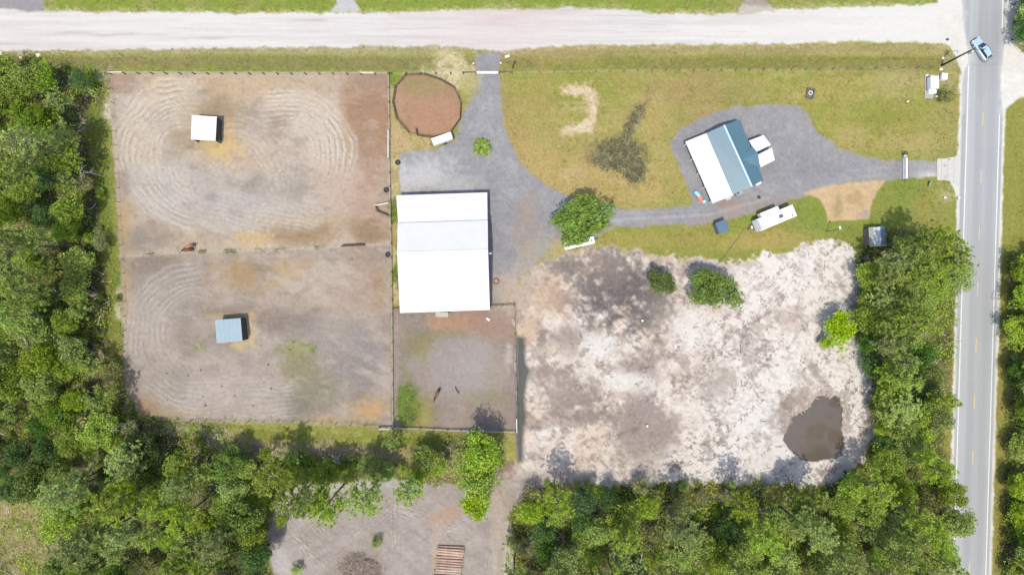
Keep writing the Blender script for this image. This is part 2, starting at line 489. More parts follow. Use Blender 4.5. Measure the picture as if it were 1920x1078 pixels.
def sandroad(m):
    base = np.zeros_like(C); base[...] = (233, 227, 227)
    def bm(mm, c): base[...] = base * (1 - mm[..., None]) + np.array(c, dtype=np.float32) * mm[..., None]
    bm(sst(.0, .6, tr1) * .65, (216, 208, 208)); bm(sst(.1, .6, fbm(5, 104, 3, 30, 1)) * .35, (208, 199, 200)); bm(sst(.3, 1.0, tr2) * .5, (212, 204, 206)); bm(sst(.1, .9, -tr1) * .5, (243, 239, 238))
    g = np.exp(-((PX - 930) / 130) ** 2) + .6 * np.exp(-((PX - 590) / 30) ** 2 - ((PY - 60) / 14) ** 2) + .35 * np.exp(-((PX - 780) / 60) ** 2)
    bm(np.clip(g, 0, 1) * (.35 + .5 * sst(-.4, .7, tr2)), (221, 202, 202))
    bm(sst(1200, 1740, PX) * .85, (240, 236, 234)); bm(.35 * (1 - sst(500, 900, PX)) + 0 * PX, (238, 233, 232))
    bm(sst(.55, .9, tr1 * .6 + tr2 * .6) * .5 * (1 - sst(1250, 1500, PX)), (196, 184, 188))
    C[...] = C * (1 - m[..., None]) + base * m[..., None]
sandroad(1 - sst(-3, 3, road_sd))
mixc((1 - sst(0, 10, np.abs(road_sd - 4))) * .45 * sst(-.2, .6, GRN), (222, 212, 196))
# drives on the far side of the road
stub = np.minimum(sdp([(-130, -130), (76, -130), (78, 0), (84, 17), (60, 20), (0, 16), (-130, 14)], 3), sdp([(628, -130), (662, -130), (664, 2), (676, 22), (618, 24), (630, 8)], 3))
mixc((1 - sst(-2, 3, stub)) * (PX < 300), (164, 161, 166)); mixc((1 - sst(-2, 3, stub)) * (PX > 300), (206, 204, 208))
sk = sdp([(1392, -130), (1432, -130), (1430, 0), (1450, 22), (1380, 28), (1396, 4)], 5)
mixc((1 - sst(-2, 4, sk)), (206, 196, 186)); blob(1412, 4, 30, 8, (150, 140, 130), .6, rag=.6)

# ---- right-hand road: sand shoulders and asphalt
xl = 1820.0 - 0.0300 * PY          # left white line
xr = 1881.0 - 0.0300 * PY          # right white line
al = np.where(PY < 100, np.interp(PY, [-130, 0, 60, 100], [1800, 1803, 1808, 1816]).astype(np.float32), np.minimum(1816.0, 1804.5 - .0225 * (PY - 150) + 12 * np.exp(-((PY - 110) / 22) ** 2)))
ar = xr + 5.5 + np.where((PY > 80) & (PY < 215), -4 * np.sin((PY - 80) / 135 * math.pi) * 1.4, 0)
asph_sd = np.maximum(al - PX, PX - ar) + 1.2 * vn(7, 120) * (PY < 260)
sh_l = np.where(PY < 120, np.interp(PY, [-130, 78, 88, 102, 120], [1768, 1768, 1780, 1791, 1797]).astype(np.float32), al - 5 - 5 * np.exp(-((PY - 330) / 28) ** 2) * 3)
sh_r = ar + 5 + 50 * sst(70, 120, PY) * (1 - sst(160, 215, PY)) + 5 * np.exp(-((PY - 40) / 60) ** 2)
sh_sd = np.maximum(sh_l - PX, PX - sh_r) + 1.6 * GRN + 1.2 * WX
corner = sdp([(1745, -130), (1830, -130), (1830, 150), (1806, 150), (1799, 120), (1792, 102), (1780, 88), (1764, 80), (1756, 60), (1760, 20)], 4)
sidesand = sdp([(1878, 75), (1890, 90), (1912, 108), (1935, 112), (2060, 112), (2060, 178), (1925, 180), (1895, 190), (1886, 215), (1868, 215), (1868, 90)], 4)
shoulder = np.minimum.reduce([sh_sd, corner, sidesand])
mixc(1 - sst(-2, 2.5, shoulder), (238, 234, 230)); addc((1 - sst(-2, 2.5, shoulder)) * fbm(16, 130, 4), (5, 6, 7))
am = 1 - sst(-1.5, 1.5, asph_sd)
ast = fbm(3, 140, 3, 1, 60)
mixc(am, (187, 189, 194)); addc(am * ast, (5, 5, 5))
crk = sst(.86, 1.0, 1 - np.abs(fbm(30, 145, 3, 1, 2.2)) * 4) * sst(0, .5, fbm(60, 146, 3)); mixc(am * crk * .35, (150, 152, 158)); mixc(am * sst(.35, .5, vn(34, 147, .6, 2.2)) * .18, (172, 174, 180))
def track(off, wd, col, amt):
    mixc(am * np.exp(-((PX - xl - off) / wd) ** 2) * amt, col)
track(4, 5, (208, 209, 213), .6); track(12, 3, (202, 203, 208), .7); track(22, 6, (178, 181, 188), .5); track(46, 7, (178, 180, 187), .5); track(57, 3, (200, 201, 206), .5); track(34, 5, (198, 199, 203), .3)
mixc(am * np.exp(-((PY - 70) / 70) ** 2) * sst(1812, 1850, PX) * .35, (164, 166, 172)); mixc(am * np.exp(-((PY - 122) / 2) ** 2) * .3, (168, 168, 170))
mixc(am * (1 - sst(-14, -2, asph_sd + 5 * GRN)) * 0, (230, 228, 226)); mixc(am * sst(-12, 0, asph_sd + 6 * WX) * (PY < 215) * (PY > -100) * .55, (226, 225, 225))

# ---- gravel drives
drive = sdp([(893, 98), (936, 98), (936, 135), (939, 190), (949, 245), (966, 290), (992, 322), (1026, 349), (1072, 369), (1130, 386), (1190, 393), (1250, 393), (1293, 388), (1299, 375), (1284, 340), (1268, 300), (1254, 266), (1276, 244), (1330, 214), (1385, 199), (1440, 196), (1494, 197), (1514, 215), (1534, 245), (1566, 274), (1626, 296), (1700, 300), (1757, 302), (1757, 333), (1690, 337), (1600, 345), (1530, 358), (1450, 388), (1400, 403), (1340, 416), (1240, 424), (1160, 426), (1110, 446), (1036, 458), (1010, 490), (980, 516), (952, 545), (940, 574), (915, 577), (745, 577), (748, 284), (800, 276), (824, 278), (853, 264), (862, 235), (876, 196), (889, 160), (890, 130)], 4)
drive = drive + 1.5 * GRN
dm = 1 - sst(-2.5, 2.5, drive)
g1 = fbm(40, 150, 5); g2 = fbm(7, 151, 3)
mixc(dm, (164, 162, 168)); mixc(dm * sst(0, .9, g1) * .5, (180, 177, 180)); mixc(dm * sst(0, .9, -g1) * .5, (150, 149, 156)); addc(dm * g2, (6, 6, 6))
drv = dm > .5
rut = np.minimum.reduce([np.abs(seg(914, 100, 912, 200) - 7), np.abs(seg(912, 200, 960, 330) - 7), np.abs(seg(960, 330, 1060, 395) - 7), np.abs(seg(1440, 340, 1700, 317) - 7), np.abs(seg(905, 210, 850, 300) - 7)])
mixc(dm * (1 - sst(1.5, 5, rut + 2 * GRN)) * sst(-.3, .4, g1) * .35, (190, 187, 191)); mixc(dm * sst(.3, .8, fbm(20, 152, 4, 2.5, 1, ang=.5)) * .35, (184, 178, 176)); mixc(dm * sst(.35, .7, fbm(5, 153, 2)) * .3, (140, 139, 146))
mixc(dm * sst(-7, 0, drive + 5 * GRN) * .45, (178, 164, 146))
blob(790, 330, 62, 30, (212, 209, 211), .85, only=dm, rag=.3); blob(860, 348, 40, 16, (200, 197, 199), .7, only=dm, rag=.3); blob(985, 415, 20, 55, (178, 154, 142), .6, only=dm, rot=.1, rag=.5); blob(985, 500, 24, 40, (184, 168, 158), .5, only=dm, rag=.4)
blob(1366, 385, 20, 10, (172, 146, 132), .7, only=dm, rag=.3); blob(1380, 392, 70, 10, (176, 160, 154), .5, only=dm, rot=-.25)
mixc(dm * (1 - sst(0, 5, seg(1150, 413, 1330, 403) + 2 * GRN)) * .6, (194, 191, 196)); mixc(dm * (1 - sst(0, 5, seg(1330, 403, 1440, 372) + 2 * GRN)) * .5, (192, 189, 194)); mixc(dm * (1 - sst(0, 4, seg(1150, 401, 1330, 394) + 2 * GRN)) * .3, (188, 185, 190))
mixc(dm * sst(1680, 1756, PX) * (1 - sst(1756, 1760, PX)) * .5, (186, 184, 188)); mixc(dm * np.exp(-((PX - 1740) / 20) ** 2 - ((PY - 330) / 9) ** 2) * .8, (224, 221, 220))
blob(1045, 475, 40, 26, (196, 176, 138), .75, rag=.6); blob(1010, 478, 22, 40, (178, 172, 158), .5, rag=.4)
# dry strip west of the barn, and the corner by the round pen
stp = sdp([(729, 280), (748, 280), (747, 365), (747, 580), (736, 580), (731, 420)], 2)
spm = 1 - sst(-2, 2, stp)
mixc(spm, (206, 184, 142)); mixc(spm * sst(-.1, .4, fbm(9, 161, 3, 1, 3)) * .9 * sst(360, 400, PY), (118, 134, 66)); mixc(spm * sst(0.1, .6, n3) * .6, (172, 148, 96))
cn = sdp([(729, 137), (760, 137), (742, 165), (738, 220), (762, 250), (812, 262), (815, 277), (748, 284), (730, 300)], 3)
mixc(1 - sst(-4, 4, cn), (196, 172, 124)); mixc((1 - sst(-4, 4, cn)) * sst(0, .6, n3) * .7, (170, 148, 92)); blob(742, 148, 14, 12, (128, 150, 50), .9, rag=.4); blob(745, 265, 20, 20, (204, 176, 134), .7, rag=.4)
blob(862, 150, 24, 16, (222, 204, 166), .8, rag=.6); blob(878, 165, 14, 20, (180, 168, 110), .7, rag=.5)

# ---- horse paddocks
upper = sdp([(203, 138), (728, 138), (730, 300), (732, 457), (640, 462), (500, 470), (350, 473), (225, 482), (220, 400), (214, 300), (207, 200)], 1.5)
lower = sdp([(225, 482), (350, 473), (500, 470), (640, 462), (732, 457), (735, 803), (640, 798), (560, 794), (430, 791), (350, 790), (300, 786), (262, 775), (240, 740), (232, 700), (229, 570)], 2.5)
um = 1 - sst(-1.5, 1.5, upper); lo = 1 - sst(-2.5, 2.5, lower)
p1 = fbm(70, 200, 5); p2 = fbm(24, 201, 4); p3 = fbm(8, 202, 3); p4 = fbm(4.5, 203, 2)
mixc(um, (202, 182, 163)); mixc(lo, (180, 164, 153))
pd = np.maximum(um, lo)
addc(pd * p1, (12, 11, 10)); addc(pd * p2, (11, 10, 9)); addc(pd * p3, (6, 6, 5)); addc(pd * p4, (3, 3, 3))
B = lambda *a, **k: blob(*a, only=k.pop("only", um), **k)
B(300, 225, 100, 95, (206, 192, 178), .7); B(330, 165, 130, 22, (212, 192, 164), .7); B(560, 205, 110, 60, (204, 188, 172), .7); B(590, 285, 60, 60, (202, 188, 178), .6)
B(450, 165, 160, 24, (206, 178, 148), .7, rag=.3); B(690, 230, 46, 110, (176, 139, 114), .97, soft=.5); B(690, 155, 50, 22, (174, 146, 128), .8); B(640, 360, 90, 60, (202, 178, 164), .7); B(690, 410, 40, 40, (186, 158, 138), .6)
B(400, 220, 62, 26, (172, 148, 118), .8); B(345, 280, 22, 40, (178, 160, 140), .7); B(375, 235, 52, 60, (170, 148, 122), .6, rag=.3); B(404, 282, 42, 22, (222, 192, 138), .95, rag=.5); B(428, 262, 16, 30, (222, 188, 134), .85, rag=.4); B(350, 300, 40, 12, (176, 158, 120), .5)
B(515, 235, 22, 22, (158, 138, 128), .9); B(480, 230, 30, 24, (172, 158, 146), .6); B(545, 350, 24, 34, (158, 146, 140), .85); B(300, 225, 22, 26, (168, 156, 150), .6); B(232, 340, 16, 24, (146, 132, 126), .8); B(214, 250, 12, 90, (176, 160, 146), .6)
B(330, 350, 95, 60, (192, 183, 182), .75); B(450, 390, 110, 46, (186, 178, 178), .7); B(470, 340, 60, 20, (180, 172, 168), .6); B(560, 430, 78, 26, (164, 138, 104), .95); B(555, 415, 50, 10, (206, 180, 136), .7, rag=.6); B(480, 446, 34, 16, (214, 184, 134), .8, rag=.6)
B(690, 436, 30, 18, (160, 134, 108), .8); B(260, 450, 60, 22, (156, 144, 138), .8); B(232, 420, 16, 40, (196, 166, 124), .75, rag=.5); B(220, 150, 30, 20, (178, 148, 130), .7); B(235, 200, 30, 20, (200, 192, 186), .7); B(350, 385, 9, 9, (150, 140, 142), .8); B(395, 368, 10, 9, (160, 152, 154), .7); B(700, 300, 20, 60, (176, 146, 124), .6)
B(250, 165, 22, 14, (172, 156, 146), .6)
L = lambda *a, **k: blob(*a, only=lo, **k)
L(300, 500, 60, 24, (146, 130, 120), .8); L(255, 530, 30, 40, (160, 146, 138), .6); L(236, 560, 14, 50, (204, 172, 128), .85, rag=.4); L(460, 515, 46, 28, (180, 150, 112), .85, rag=.4); L(540, 505, 36, 20, (196, 168, 130), .8, rag=.5); L(490, 500, 26, 16, (158, 142, 132), .6)
L(280, 590, 60, 70, (176, 165, 160), .6); L(340, 570, 30, 50, (158, 146, 138), .6); L(640, 560, 90, 50, (188, 168, 154), .75); L(690, 520, 40, 50, (182, 158, 142), .7); L(708, 540, 14, 40, (176, 146, 120), .6); L(540, 608, 46, 20, (144, 128, 120), .9); L(440, 585, 50, 14, (150, 134, 122), .6)
L(345, 640, 20, 36, (150, 138, 132), .8); L(445, 672, 36, 20, (152, 138, 130), .7); L(420, 690, 130, 70, (180, 168, 164), .55); L(335, 715, 22, 26, (154, 144, 136), .7); L(640, 660, 100, 60, (166, 156, 154), .8); L(450, 645, 26, 10, (218, 192, 148), .8, rag=.6); L(470, 625, 10, 20, (218, 192, 148), .8, rag=.6); L(430, 591, 34, 4, (196, 168, 122), .7, rag=.5)
L(560, 690, 40, 40, (148, 142, 104), .7, rag=.4); L(555, 655, 22, 12, (166, 164, 116), .7, rag=.7); L(560, 755, 36, 26, (136, 130, 120), .8); L(598, 725, 30, 18, (142, 138, 112), .7); L(580, 740, 50, 30, (150, 146, 128), .5); L(690, 765, 28, 20, (214, 172, 116), .9, rag=.4); L(610, 788, 50, 8, (200, 170, 130), .7, rag=.4); L(270, 770, 26, 20, (188, 152, 122), .8); L(330, 780, 50, 10, (176, 160, 132), .7); L(680, 700, 30, 60, (150, 141, 139), .6)
L(375, 650, 10, 8, (150, 154, 116), .7, rag=.8)
mixc(lo * np.exp(-((lower + 8) / 7) ** 2) * sst(-.1, .6, n3) * sst(780, 795, PY) * .8, (150, 150, 90))
wv1 = fbm(26, 270, 4, 3, 1, ang=.5); wv2 = fbm(22, 271, 4, 3, 1, ang=-.6); wv3 = fbm(12, 272, 3, 3, 1, ang=.1)
mixc(pd * sst(.25, .9, wv1) * .45, (208, 195, 185)); mixc(pd * sst(.25, .9, -wv2) * .4, (152, 137, 128)); mixc(pd * sst(.3, .9, wv3) * .35, (204, 190, 180)); mixc(pd * sst(.4, .95, -wv3) * .3, (150, 134, 124))
# divider between the paddocks: a low ridge of pale sand and weeds
dv = np.minimum.reduce([seg(225, 482, 350, 472), seg(350, 472, 500, 469), seg(500, 469, 640, 461), seg(680, 460, 732, 457)])
mixc((1 - sst(1.5, 5, dv + 2 * GRN)) * .75, (202, 186, 170)); mixc((1 - sst(.5, 3.5, dv + 3 * WX)) * sst(.25, .7, vn(11, 222)) * (PX < 600) * .85, (112, 108, 74))
mixc(pd * (np.exp(-((upper + 6) / 5) ** 2) + np.exp(-((lower + 6) / 5) ** 2)) * (PX < 260) * sst(-.3, .5, p3) * .5, (200, 172, 140))
# harrow tracks: rings round a stadium course in each paddock
def rings(d, lo_d, hi_d, per, mask, light, dark, amt):
    d2 = d + 1.6 * WX + 6.0 * WB
    m = sst(lo_d - 6, lo_d + 6, d2) * (1 - sst(hi_d - 8, hi_d + 8, d2)) * mask
    w1 = np.sin(2 * math.pi * d2 / per + 2.2 * fbm(55, 243, 2)) * .75 + .35 * np.sin(2 * math.pi * d2 / (per * .53) + 2 * WB)
    brk = (.25 + .75 * sst(-.35, .45, fbm(26, 240 + int(lo_d), 3))) * (.6 + .4 * sst(-.4, .4, fbm(7, 241, 2)))
    mixc(m * .4 * amt, light); mixc(m * sst(-.1, .8, w1) * amt * brk, light); mixc(m * sst(.2, .9, -w1) * amt * .65 * brk, dark)  # pale and dark soil bands, with part of the ruts' shade painted in
    Z[...] += .03 * m * w1 * brk
DAR = 1
da = seg(345, 285, 548, 285)
ang = np.degrees(np.arctan2(285 - PY, PX - 345))
mk_l = sst(395, 345, PX) * um * (1 - .8 * np.exp(-((PX - 330) / 60) ** 2 - ((PY - 300) / 26) ** 2)) * (1 - sst(300, 345, PY))
rings(da, 44, 142, 9.2, mk_l, (228, 214, 200), (164, 148, 134), 1.0)
mk_r = sst(470, 520, PX) * um * (1 - sst(290, 345, PY)) * (1 - .7 * np.exp(-((PX - 515) / 26) ** 2 - ((PY - 235) / 26) ** 2))
rings(da, 34, 118, 9.6, mk_r, (228, 214, 200), (166, 149, 136), 1.0)
rings(np.hypot(PX - 375, PY - 300), 20, 140, 11, um * (1 - sst(345, 372, PX)) * sst(300, 322, PY) * (1 - sst(430, 452, PY)), (216, 208, 204), (166, 157, 155), .9)
rings(seg(380, 285, 620, 330) , 60, 140, 8.5, um * sst(370, 420, PX) * (1 - sst(560, 640, PX)) * sst(345, 365, PY) * (1 - sst(425, 445, PY)), (208, 201, 199), (170, 161, 160), .7)
rings(np.hypot(PX - 440, PY - 330), 50, 120, 10, um * sst(-.1, .4, fbm(60, 251, 3)) * (1 - sst(430, 450, PY)) * sst(160, 190, PY), (214, 201, 188), (170, 156, 146), .5)
rings(np.hypot(PX - 590, PY - 330), 20, 90, 11, um * sst(-.1, .4, fbm(50, 252, 3)) * (1 - sst(410, 440, PY)), (210, 196, 184), (170, 154, 144), .45)
db = seg(372, 628, 600, 628)
rings(db, 60, 140, 9.5, lo * sst(400, 350, PX) * (1 - .6 * np.exp(-((PY - 690) / 30) ** 2)), (198, 188, 184), (152, 140, 135), .85)
rings(db, 82, 158, 8, lo * sst(335, 360, PX) * (1 - sst(520, 570, PX)) * sst(690, 705, PY), (204, 194, 192), (156, 146, 141), .85)
mixc(pd * np.clip(fbm(6, 260, 2, 1, 1) - .35, 0, 1) * .35, (150, 134, 122))

# ---- small corral behind the barn
cor = sdp([(736, 580), (922, 578), (965, 573), (967, 640), (970, 806), (880, 810), (800, 806), (736, 803)], 2)
cm = 1 - sst(-2, 2, cor)
mixc(cm, (163, 147, 141)); addc(cm * p2, (9, 8, 8)); addc(cm * p3, (7, 6, 6))
K = lambda *a, **k: blob(*a, only=cm, **k)
K(880, 605, 80, 26, (178, 142, 124), .8); K(835, 605, 40, 14, (194, 158, 126), .7, rag=.5); K(900, 630, 50, 24, (176, 146, 130), .7); K(785, 640, 26, 26, (150, 138, 108), .8, rag=.4); K(845, 628, 60, 8, (146, 142, 92), .55, rag=.7); K(800, 665, 20, 20, (154, 152, 94), .6, rag=.6)
K(872, 690, 74, 66, (172, 161, 160), .9, soft=.25, warp=.2); K(905, 690, 40, 40, (182, 173, 172), .5); K(765, 680, 12, 90, (146, 138, 112), .7); K(778, 685, 16, 18, (172, 160, 158), .7); K(766, 765, 22, 38, (104, 136, 46), .95, rag=.5, soft=.4); K(790, 775, 24, 32, (160, 154, 86), .7, rag=.5); K(790, 795, 18, 14, (178, 158, 108), .6)
K(930, 720, 20, 70, (166, 152, 134), .5); K(954, 665, 7, 22, (202, 188, 180), .8, rag=.5); K(930, 770, 60, 30, (166, 150, 138), .6); K(905, 745, 50, 16, (156, 150, 122), .5)
mixc(cm * (1 - sst(3, 6, np.abs(PX - 736 - 6))) * .4, (178, 162, 154))

# ---- round pen floor
pen = sdp([(760, 138), (796, 137), (824, 147), (850, 161), (864, 191), (862, 222), (843, 248), (812, 256), (781, 252), (765, 247), (743, 222), (736, 191), (741, 160)], 0)
pm = 1 - sst(-1.5, 1.5, pen)
mixc(pm, (184, 148, 120)); addc(pm * p2, (7, 6, 5)); addc(pm * p3, (5, 5, 4)); blob(795, 160, 42, 18, (160, 144, 98), .7, only=pm, rag=.4); blob(810, 215, 44, 30, (188, 146, 120), .7, only=pm); blob(745, 190, 10, 40, (190, 156, 134), .6, only=pm)

# ---- bare sand clearing
sand = sdp([(958, 548), (985, 518), (1012, 498), (1040, 482), (1062, 474), (1105, 462), (1165, 470), (1230, 477), (1300, 487), (1345, 491), (1400, 482), (1450, 476), (1480, 470), (1520, 460), (1552, 451), (1585, 455), (1606, 480), (1606, 560), (1600, 650), (1622, 690), (1630, 730), (1640, 800), (1632, 850), (1596, 883), (1560, 905), (1500, 915), (1420, 900), (1300, 908), (1200, 905), (1100, 910), (1000, 905), (960, 915), (940, 890), (965, 862), (972, 810), (968, 700), (966, 580)], 9)
lane = sdp([(925, 880), (1000, 900), (960, 960), (950, 1000), (955, 1090), (958, 1220), (900, 1220), (930, 1000), (945, 930)], 6)
sam = 1 - sst(-4, 4, sand + 6 * GRN + 3 * WX)
mixc(sam, (233, 219, 211))
s1 = fbm(60, 300, 5, ang=.6); s2_ = fbm(26, 301, 5, 1.6, 1, ang=-.8); s3 = fbm(13, 302, 4, 2.2, 1, ang=.9); s4 = fbm(11, 304, 4, 2.4, 1, ang=-.7)
right = sst(1130, 1420, PX + .25 * (PY - 700))
left_ = 1 - right
mixc(sam * right * .9, (244, 235, 232)); mixc(sam * left_ * sst(-.3, .4, s1) * .65, (230, 206, 188))
mixc(sam * left_ * sst(.2, .65, s2_) * .5, (178, 161, 154)); mixc(sam * left_ * sst(.2, .55, fbm(44, 305, 5)) * .45, (162, 146, 139)); mixc(sam * right * sst(.35, .8, s2_) * .4, (208, 192, 184))
mixc(sam * sst(.15, .5, -s2_) * .6, (244, 236, 231))
f1 = fbm(9, 320, 4, 2.2, 1, ang=.8); f2 = fbm(9, 321, 4, 2.2, 1, ang=-.6); f3 = fbm(5, 323, 3, 1.8, 1, ang=.2)
zA = sst(.05, .4, fbm(42, 322, 4)); zB = sst(.1, .45, fbm(36, 325, 4)); zC = sst(.0, .4, fbm(55, 326, 4))
mixc(sam * sst(.12, .34, f1) * zA * .5 * (1 - .25 * right), (140, 131, 124)); mixc(sam * sst(.12, .34, f2) * zB * .5 * (1 - .35 * right), (152, 136, 128)); mixc(sam * sst(.2, .42, f3) * zC * .45, (134, 119, 112))
mixc(sam * sst(.35, .55, f3) * .22, (158, 141, 132)); mixc(sam * left_ * sst(.2, .45, f2) * .35, (188, 168, 156)); mixc(sam * sst(.3, .5, -f1) * .4, (246, 239, 235))
def veins(scale, seed, th, ax=1.0, ang=0.0):
    f = fbm(scale, seed, 3, ax, 1, ang=ang)
    return sst(th, 1.0, 1 - np.abs(f) * 3.0)
vz = sst(-.05, .4, fbm(45, 311, 3))
mixc(sam * veins(34, 312, .75, 1.8, .7) * vz * sst(-.2, .3, fbm(9, 313, 2)) * .6, (140, 126, 119))
mixc(sam * veins(24, 314, .75, 2.2, -.9) * sst(0, .5, fbm(52, 315, 3)) * sst(-.2, .3, fbm(8, 316, 2)) * .6, (144, 130, 122))
D = lambda *a, **k: blob(*a, only=sam, **k)
D(1172, 546, 70, 56, (112, 105, 106), .95, warp=.4, rag=.8); D(1130, 500, 46, 30, (146, 132, 128), .7, warp=.4, rag=.9); D(1208, 596, 36, 26, (116, 110, 112), .85, warp=.3, rag=.5); D(1215, 560, 30, 30, (124, 116, 116), .7, warp=.3, rag=.8); D(1240, 595, 26, 30, (168, 154, 148), .7, rag=.9); D(1060, 500, 26, 20, (136, 124, 120), .8, rag=.7); D(1150, 490, 50, 16, (156, 143, 138), .55, rag=.8)
D(1045, 560, 34, 20, (150, 134, 126), .8, rag=.7); D(1015, 555, 40, 40, (218, 188, 162), .7, rag=.5); D(990, 620, 24, 30, (220, 190, 164), .8, rag=.4); D(1015, 650, 12, 36, (150, 136, 130), .8, rag=.7); D(1065, 640, 30, 24, (170, 156, 152), .8); D(1130, 650, 34, 22, (240, 234, 232), .9, rag=.4)
D(1205, 800, 58, 56, (168, 153, 148), .92, soft=.4, rag=.3, warp=.3); D(1205, 840, 50, 30, (178, 164, 154), .6); D(1200, 690, 40, 34, (168, 154, 150), .7, rag=.6); D(1090, 745, 40, 30, (160, 146, 140), .8, rag=.7); D(1095, 780, 50, 16, (152, 138, 132), .8, rag=.6); D(1040, 740, 26, 34, (172, 156, 148), .7, rag=.6); D(1000, 800, 22, 8, (150, 138, 134), .8); D(1030, 660, 40, 14, (232, 216, 202), .6)
D(1170, 715, 60, 16, (242, 236, 234), .8, rag=.5); D(1330, 700, 50, 24, (200, 184, 174), .6, rag=.7); D(1350, 730, 30, 30, (178, 166, 164), .5, rag=.8); D(1290, 620, 40, 40, (240, 234, 232), .7); D(1400, 640, 26, 40, (184, 170, 164), .6, rag=.8); D(1470, 600, 40, 24, (190, 172, 162), .6, rag=.8); D(1430, 780, 70, 30, (242, 238, 237), .8); D(1480, 690, 40, 30, (240, 235, 234), .7)
D(1340, 505, 30, 14, (150, 140, 138), .4); D(1250, 480, 60, 10, (222, 196, 176), .7); D(1510, 710, 26, 8, (176, 158, 146), .8, rag=.5, rot=.9); D(1535, 705, 10, 40, (158, 144, 134), .7, rot=-.6, rag=.4); D(1500, 745, 40, 14, (176, 160, 148), .8, rot=-.5, rag=.6); D(1470, 770, 26, 16, (170, 154, 146), .8, rot=-.8, rag=.7); D(1450, 860, 60, 30, (238, 232, 230), .6); D(1010, 880, 60, 16, (232, 218, 210), .7, rag=.4)
mixc((1 - sst(-6, 6, sdp([(950, 880), (1110, 885), (1110, 906), (960, 912)], 6))) * .6, (186, 168, 160))
lnm = 1 - sst(-6, 6, lane)
mixc(lnm * .9, (178, 164, 160)); mixc(lnm * sst(-.1, .6, n3) * .6, (206, 192, 184)); blob(952, 1040, 10, 60, (226, 212, 200), .8, rag=.5)
Z += sam * (.05 * s3 + .05 * s4)
# ---- bare lot with the log stack
lot = sdp([(522, 925), (560, 908), (640, 905), (740, 898), (830, 905), (925, 905), (945, 960), (938, 1000), (930, 1080), (935, 1220), (508, 1220), (512, 1080), (506, 1000), (512, 950)], 8)
lm2 = 1 - sst(-4, 5, lot + 3 * GRN)
mixc(lm2, (178, 166, 161)); 
for (x0, y0, x1, y1, w_) in [(560, 950, 700, 1078, 26), (540, 980, 640, 1110, 18), (730, 960, 640, 1040, 20), (740, 950, 742, 1020, 12), (760, 960, 860, 990, 16), (860, 985, 930, 1020, 16), (780, 1010, 900, 960, 14), (920, 1000, 915, 1110, 14), (560, 1005, 620, 1050, 12), (740, 955, 800, 975, 10), (850, 1000, 925, 1010, 14)]:
    d = seg(x0, y0, x1, y1); e = np.abs(((PX - x0) * (y1 - y0) - (PY - y0) * (x1 - x0)) / math.hypot(x1 - x0, y1 - y0))
    mixc(lm2 * (1 - sst(w_ * .7, w_ * 1.2, d)) * sst(.1, .9, np.sin(e * .95 + 4 * WX + 2 * GRN)) * .5 * sst(-.4, .4, fbm(30, 340, 3)), (200, 190, 187)); mixc(lm2 * (1 - sst(w_ * .7, w_ * 1.2, d)) * sst(.3, .95, -np.sin(e * .95 + 4 * WX + 2 * GRN)) * .5 * sst(-.4, .4, fbm(30, 340, 3)), (152, 140, 137))
t4 = fbm(9, 330, 4, 4, 1, ang=.7); t5 = fbm(9, 331, 4, 4, 1, ang=-.5)
addc(lm2 * t4, (9, 9, 9)); addc(lm2 * t5, (8, 8, 8))
E = lambda *a, **k: blob(*a, only=lm2, **k)
E(620, 905, 100, 14, (204, 196, 194), .7, rag=.5); E(840, 965, 34, 12, (190, 160, 142), .85, rot=-.25, rag=.3); E(530, 940, 14, 30, (216, 208, 204), .7, rag=.6); E(530, 1050, 24, 30, (204, 198, 200), .7); E(818, 1040, 10, 50, (202, 178, 158), .6, rag=.5); E(672, 1062, 50, 30, (150, 136, 126), .6); E(940, 1040, 16, 60, (228, 216, 204), .8, rag=.4); E(740, 905, 120, 10, (190, 184, 184), .5)
# ---- sandy patch on the lawn
tan = sdp([(1505, 361), (1560, 346), (1661, 338), (1643, 362), (1633, 385), (1629, 411), (1552, 416), (1549, 395), (1538, 374)], 1.5)
tm = 1 - sst(-2, 2, tan + GRN)
mixc(tm, (218, 187, 150)); addc(tm * p3, (7, 7, 6)); blob(1572, 385, 7, 20, (176, 154, 112), .8, only=tm, rag=.4); blob(1603, 375, 18, 10, (180, 156, 110), .6, only=tm, rag=.8); blob(1622, 402, 9, 7, (186, 170, 168), .7, only=tm)
blob(958, 548, 36, 40, (198, 180, 166), .95, rag=.4); blob(990, 512, 26, 22, (196, 180, 166), .8, rag=.5); blob(935, 1010, 16, 60, (188, 172, 162), .9, rag=.4); blob(928, 925, 22, 30, (190, 174, 164), .8, rag=.4)
# ---- ditch and pond basins
ditch = sdp([(970, 632), (982, 634), (983, 680), (992, 694), (986, 715), (982, 740), (984, 780), (980, 820), (978, 862), (972, 864), (970, 820), (969, 760), (971, 700)], 1.5)
pond = sdp([(1465, 822), (1490, 785), (1518, 762), (1548, 744), (1576, 740), (1583, 775), (1582, 815), (1579, 852), (1560, 858), (1520, 862), (1490, 852), (1474, 838)], 6) + 1.5 * GRN
mixc((1 - sst(0, 7, ditch)) * .8, (136, 126, 122)); blob(952, 876, 18, 12, (156, 130, 120), .9, rag=.3); blob(992, 702, 12, 12, (166, 158, 152), .6)
mixc((1 - sst(-2, 2, pond + 1.5 * GRN)) * .9, (112, 100, 92)); mixc((1 - sst(4, 15, pond + 6 * GRN)) * (PY < 815) * (PX < 1560) * .5, (164, 146, 134))
Z -= .35 * (1 - sst(-4, 2, ditch)); Z -= .75 * (1 - sst(-4, 2, pond))
Z[...] = np.where(ditch < -4, -.35, Z)
gr_ = 1 - np.maximum(am, .7 * (1 - sst(-3, 3, road_sd)))
C[...] = np.clip(C + (GR * 3.5 + n4 * 4.5)[..., None] * gr_[..., None], 8, 255)

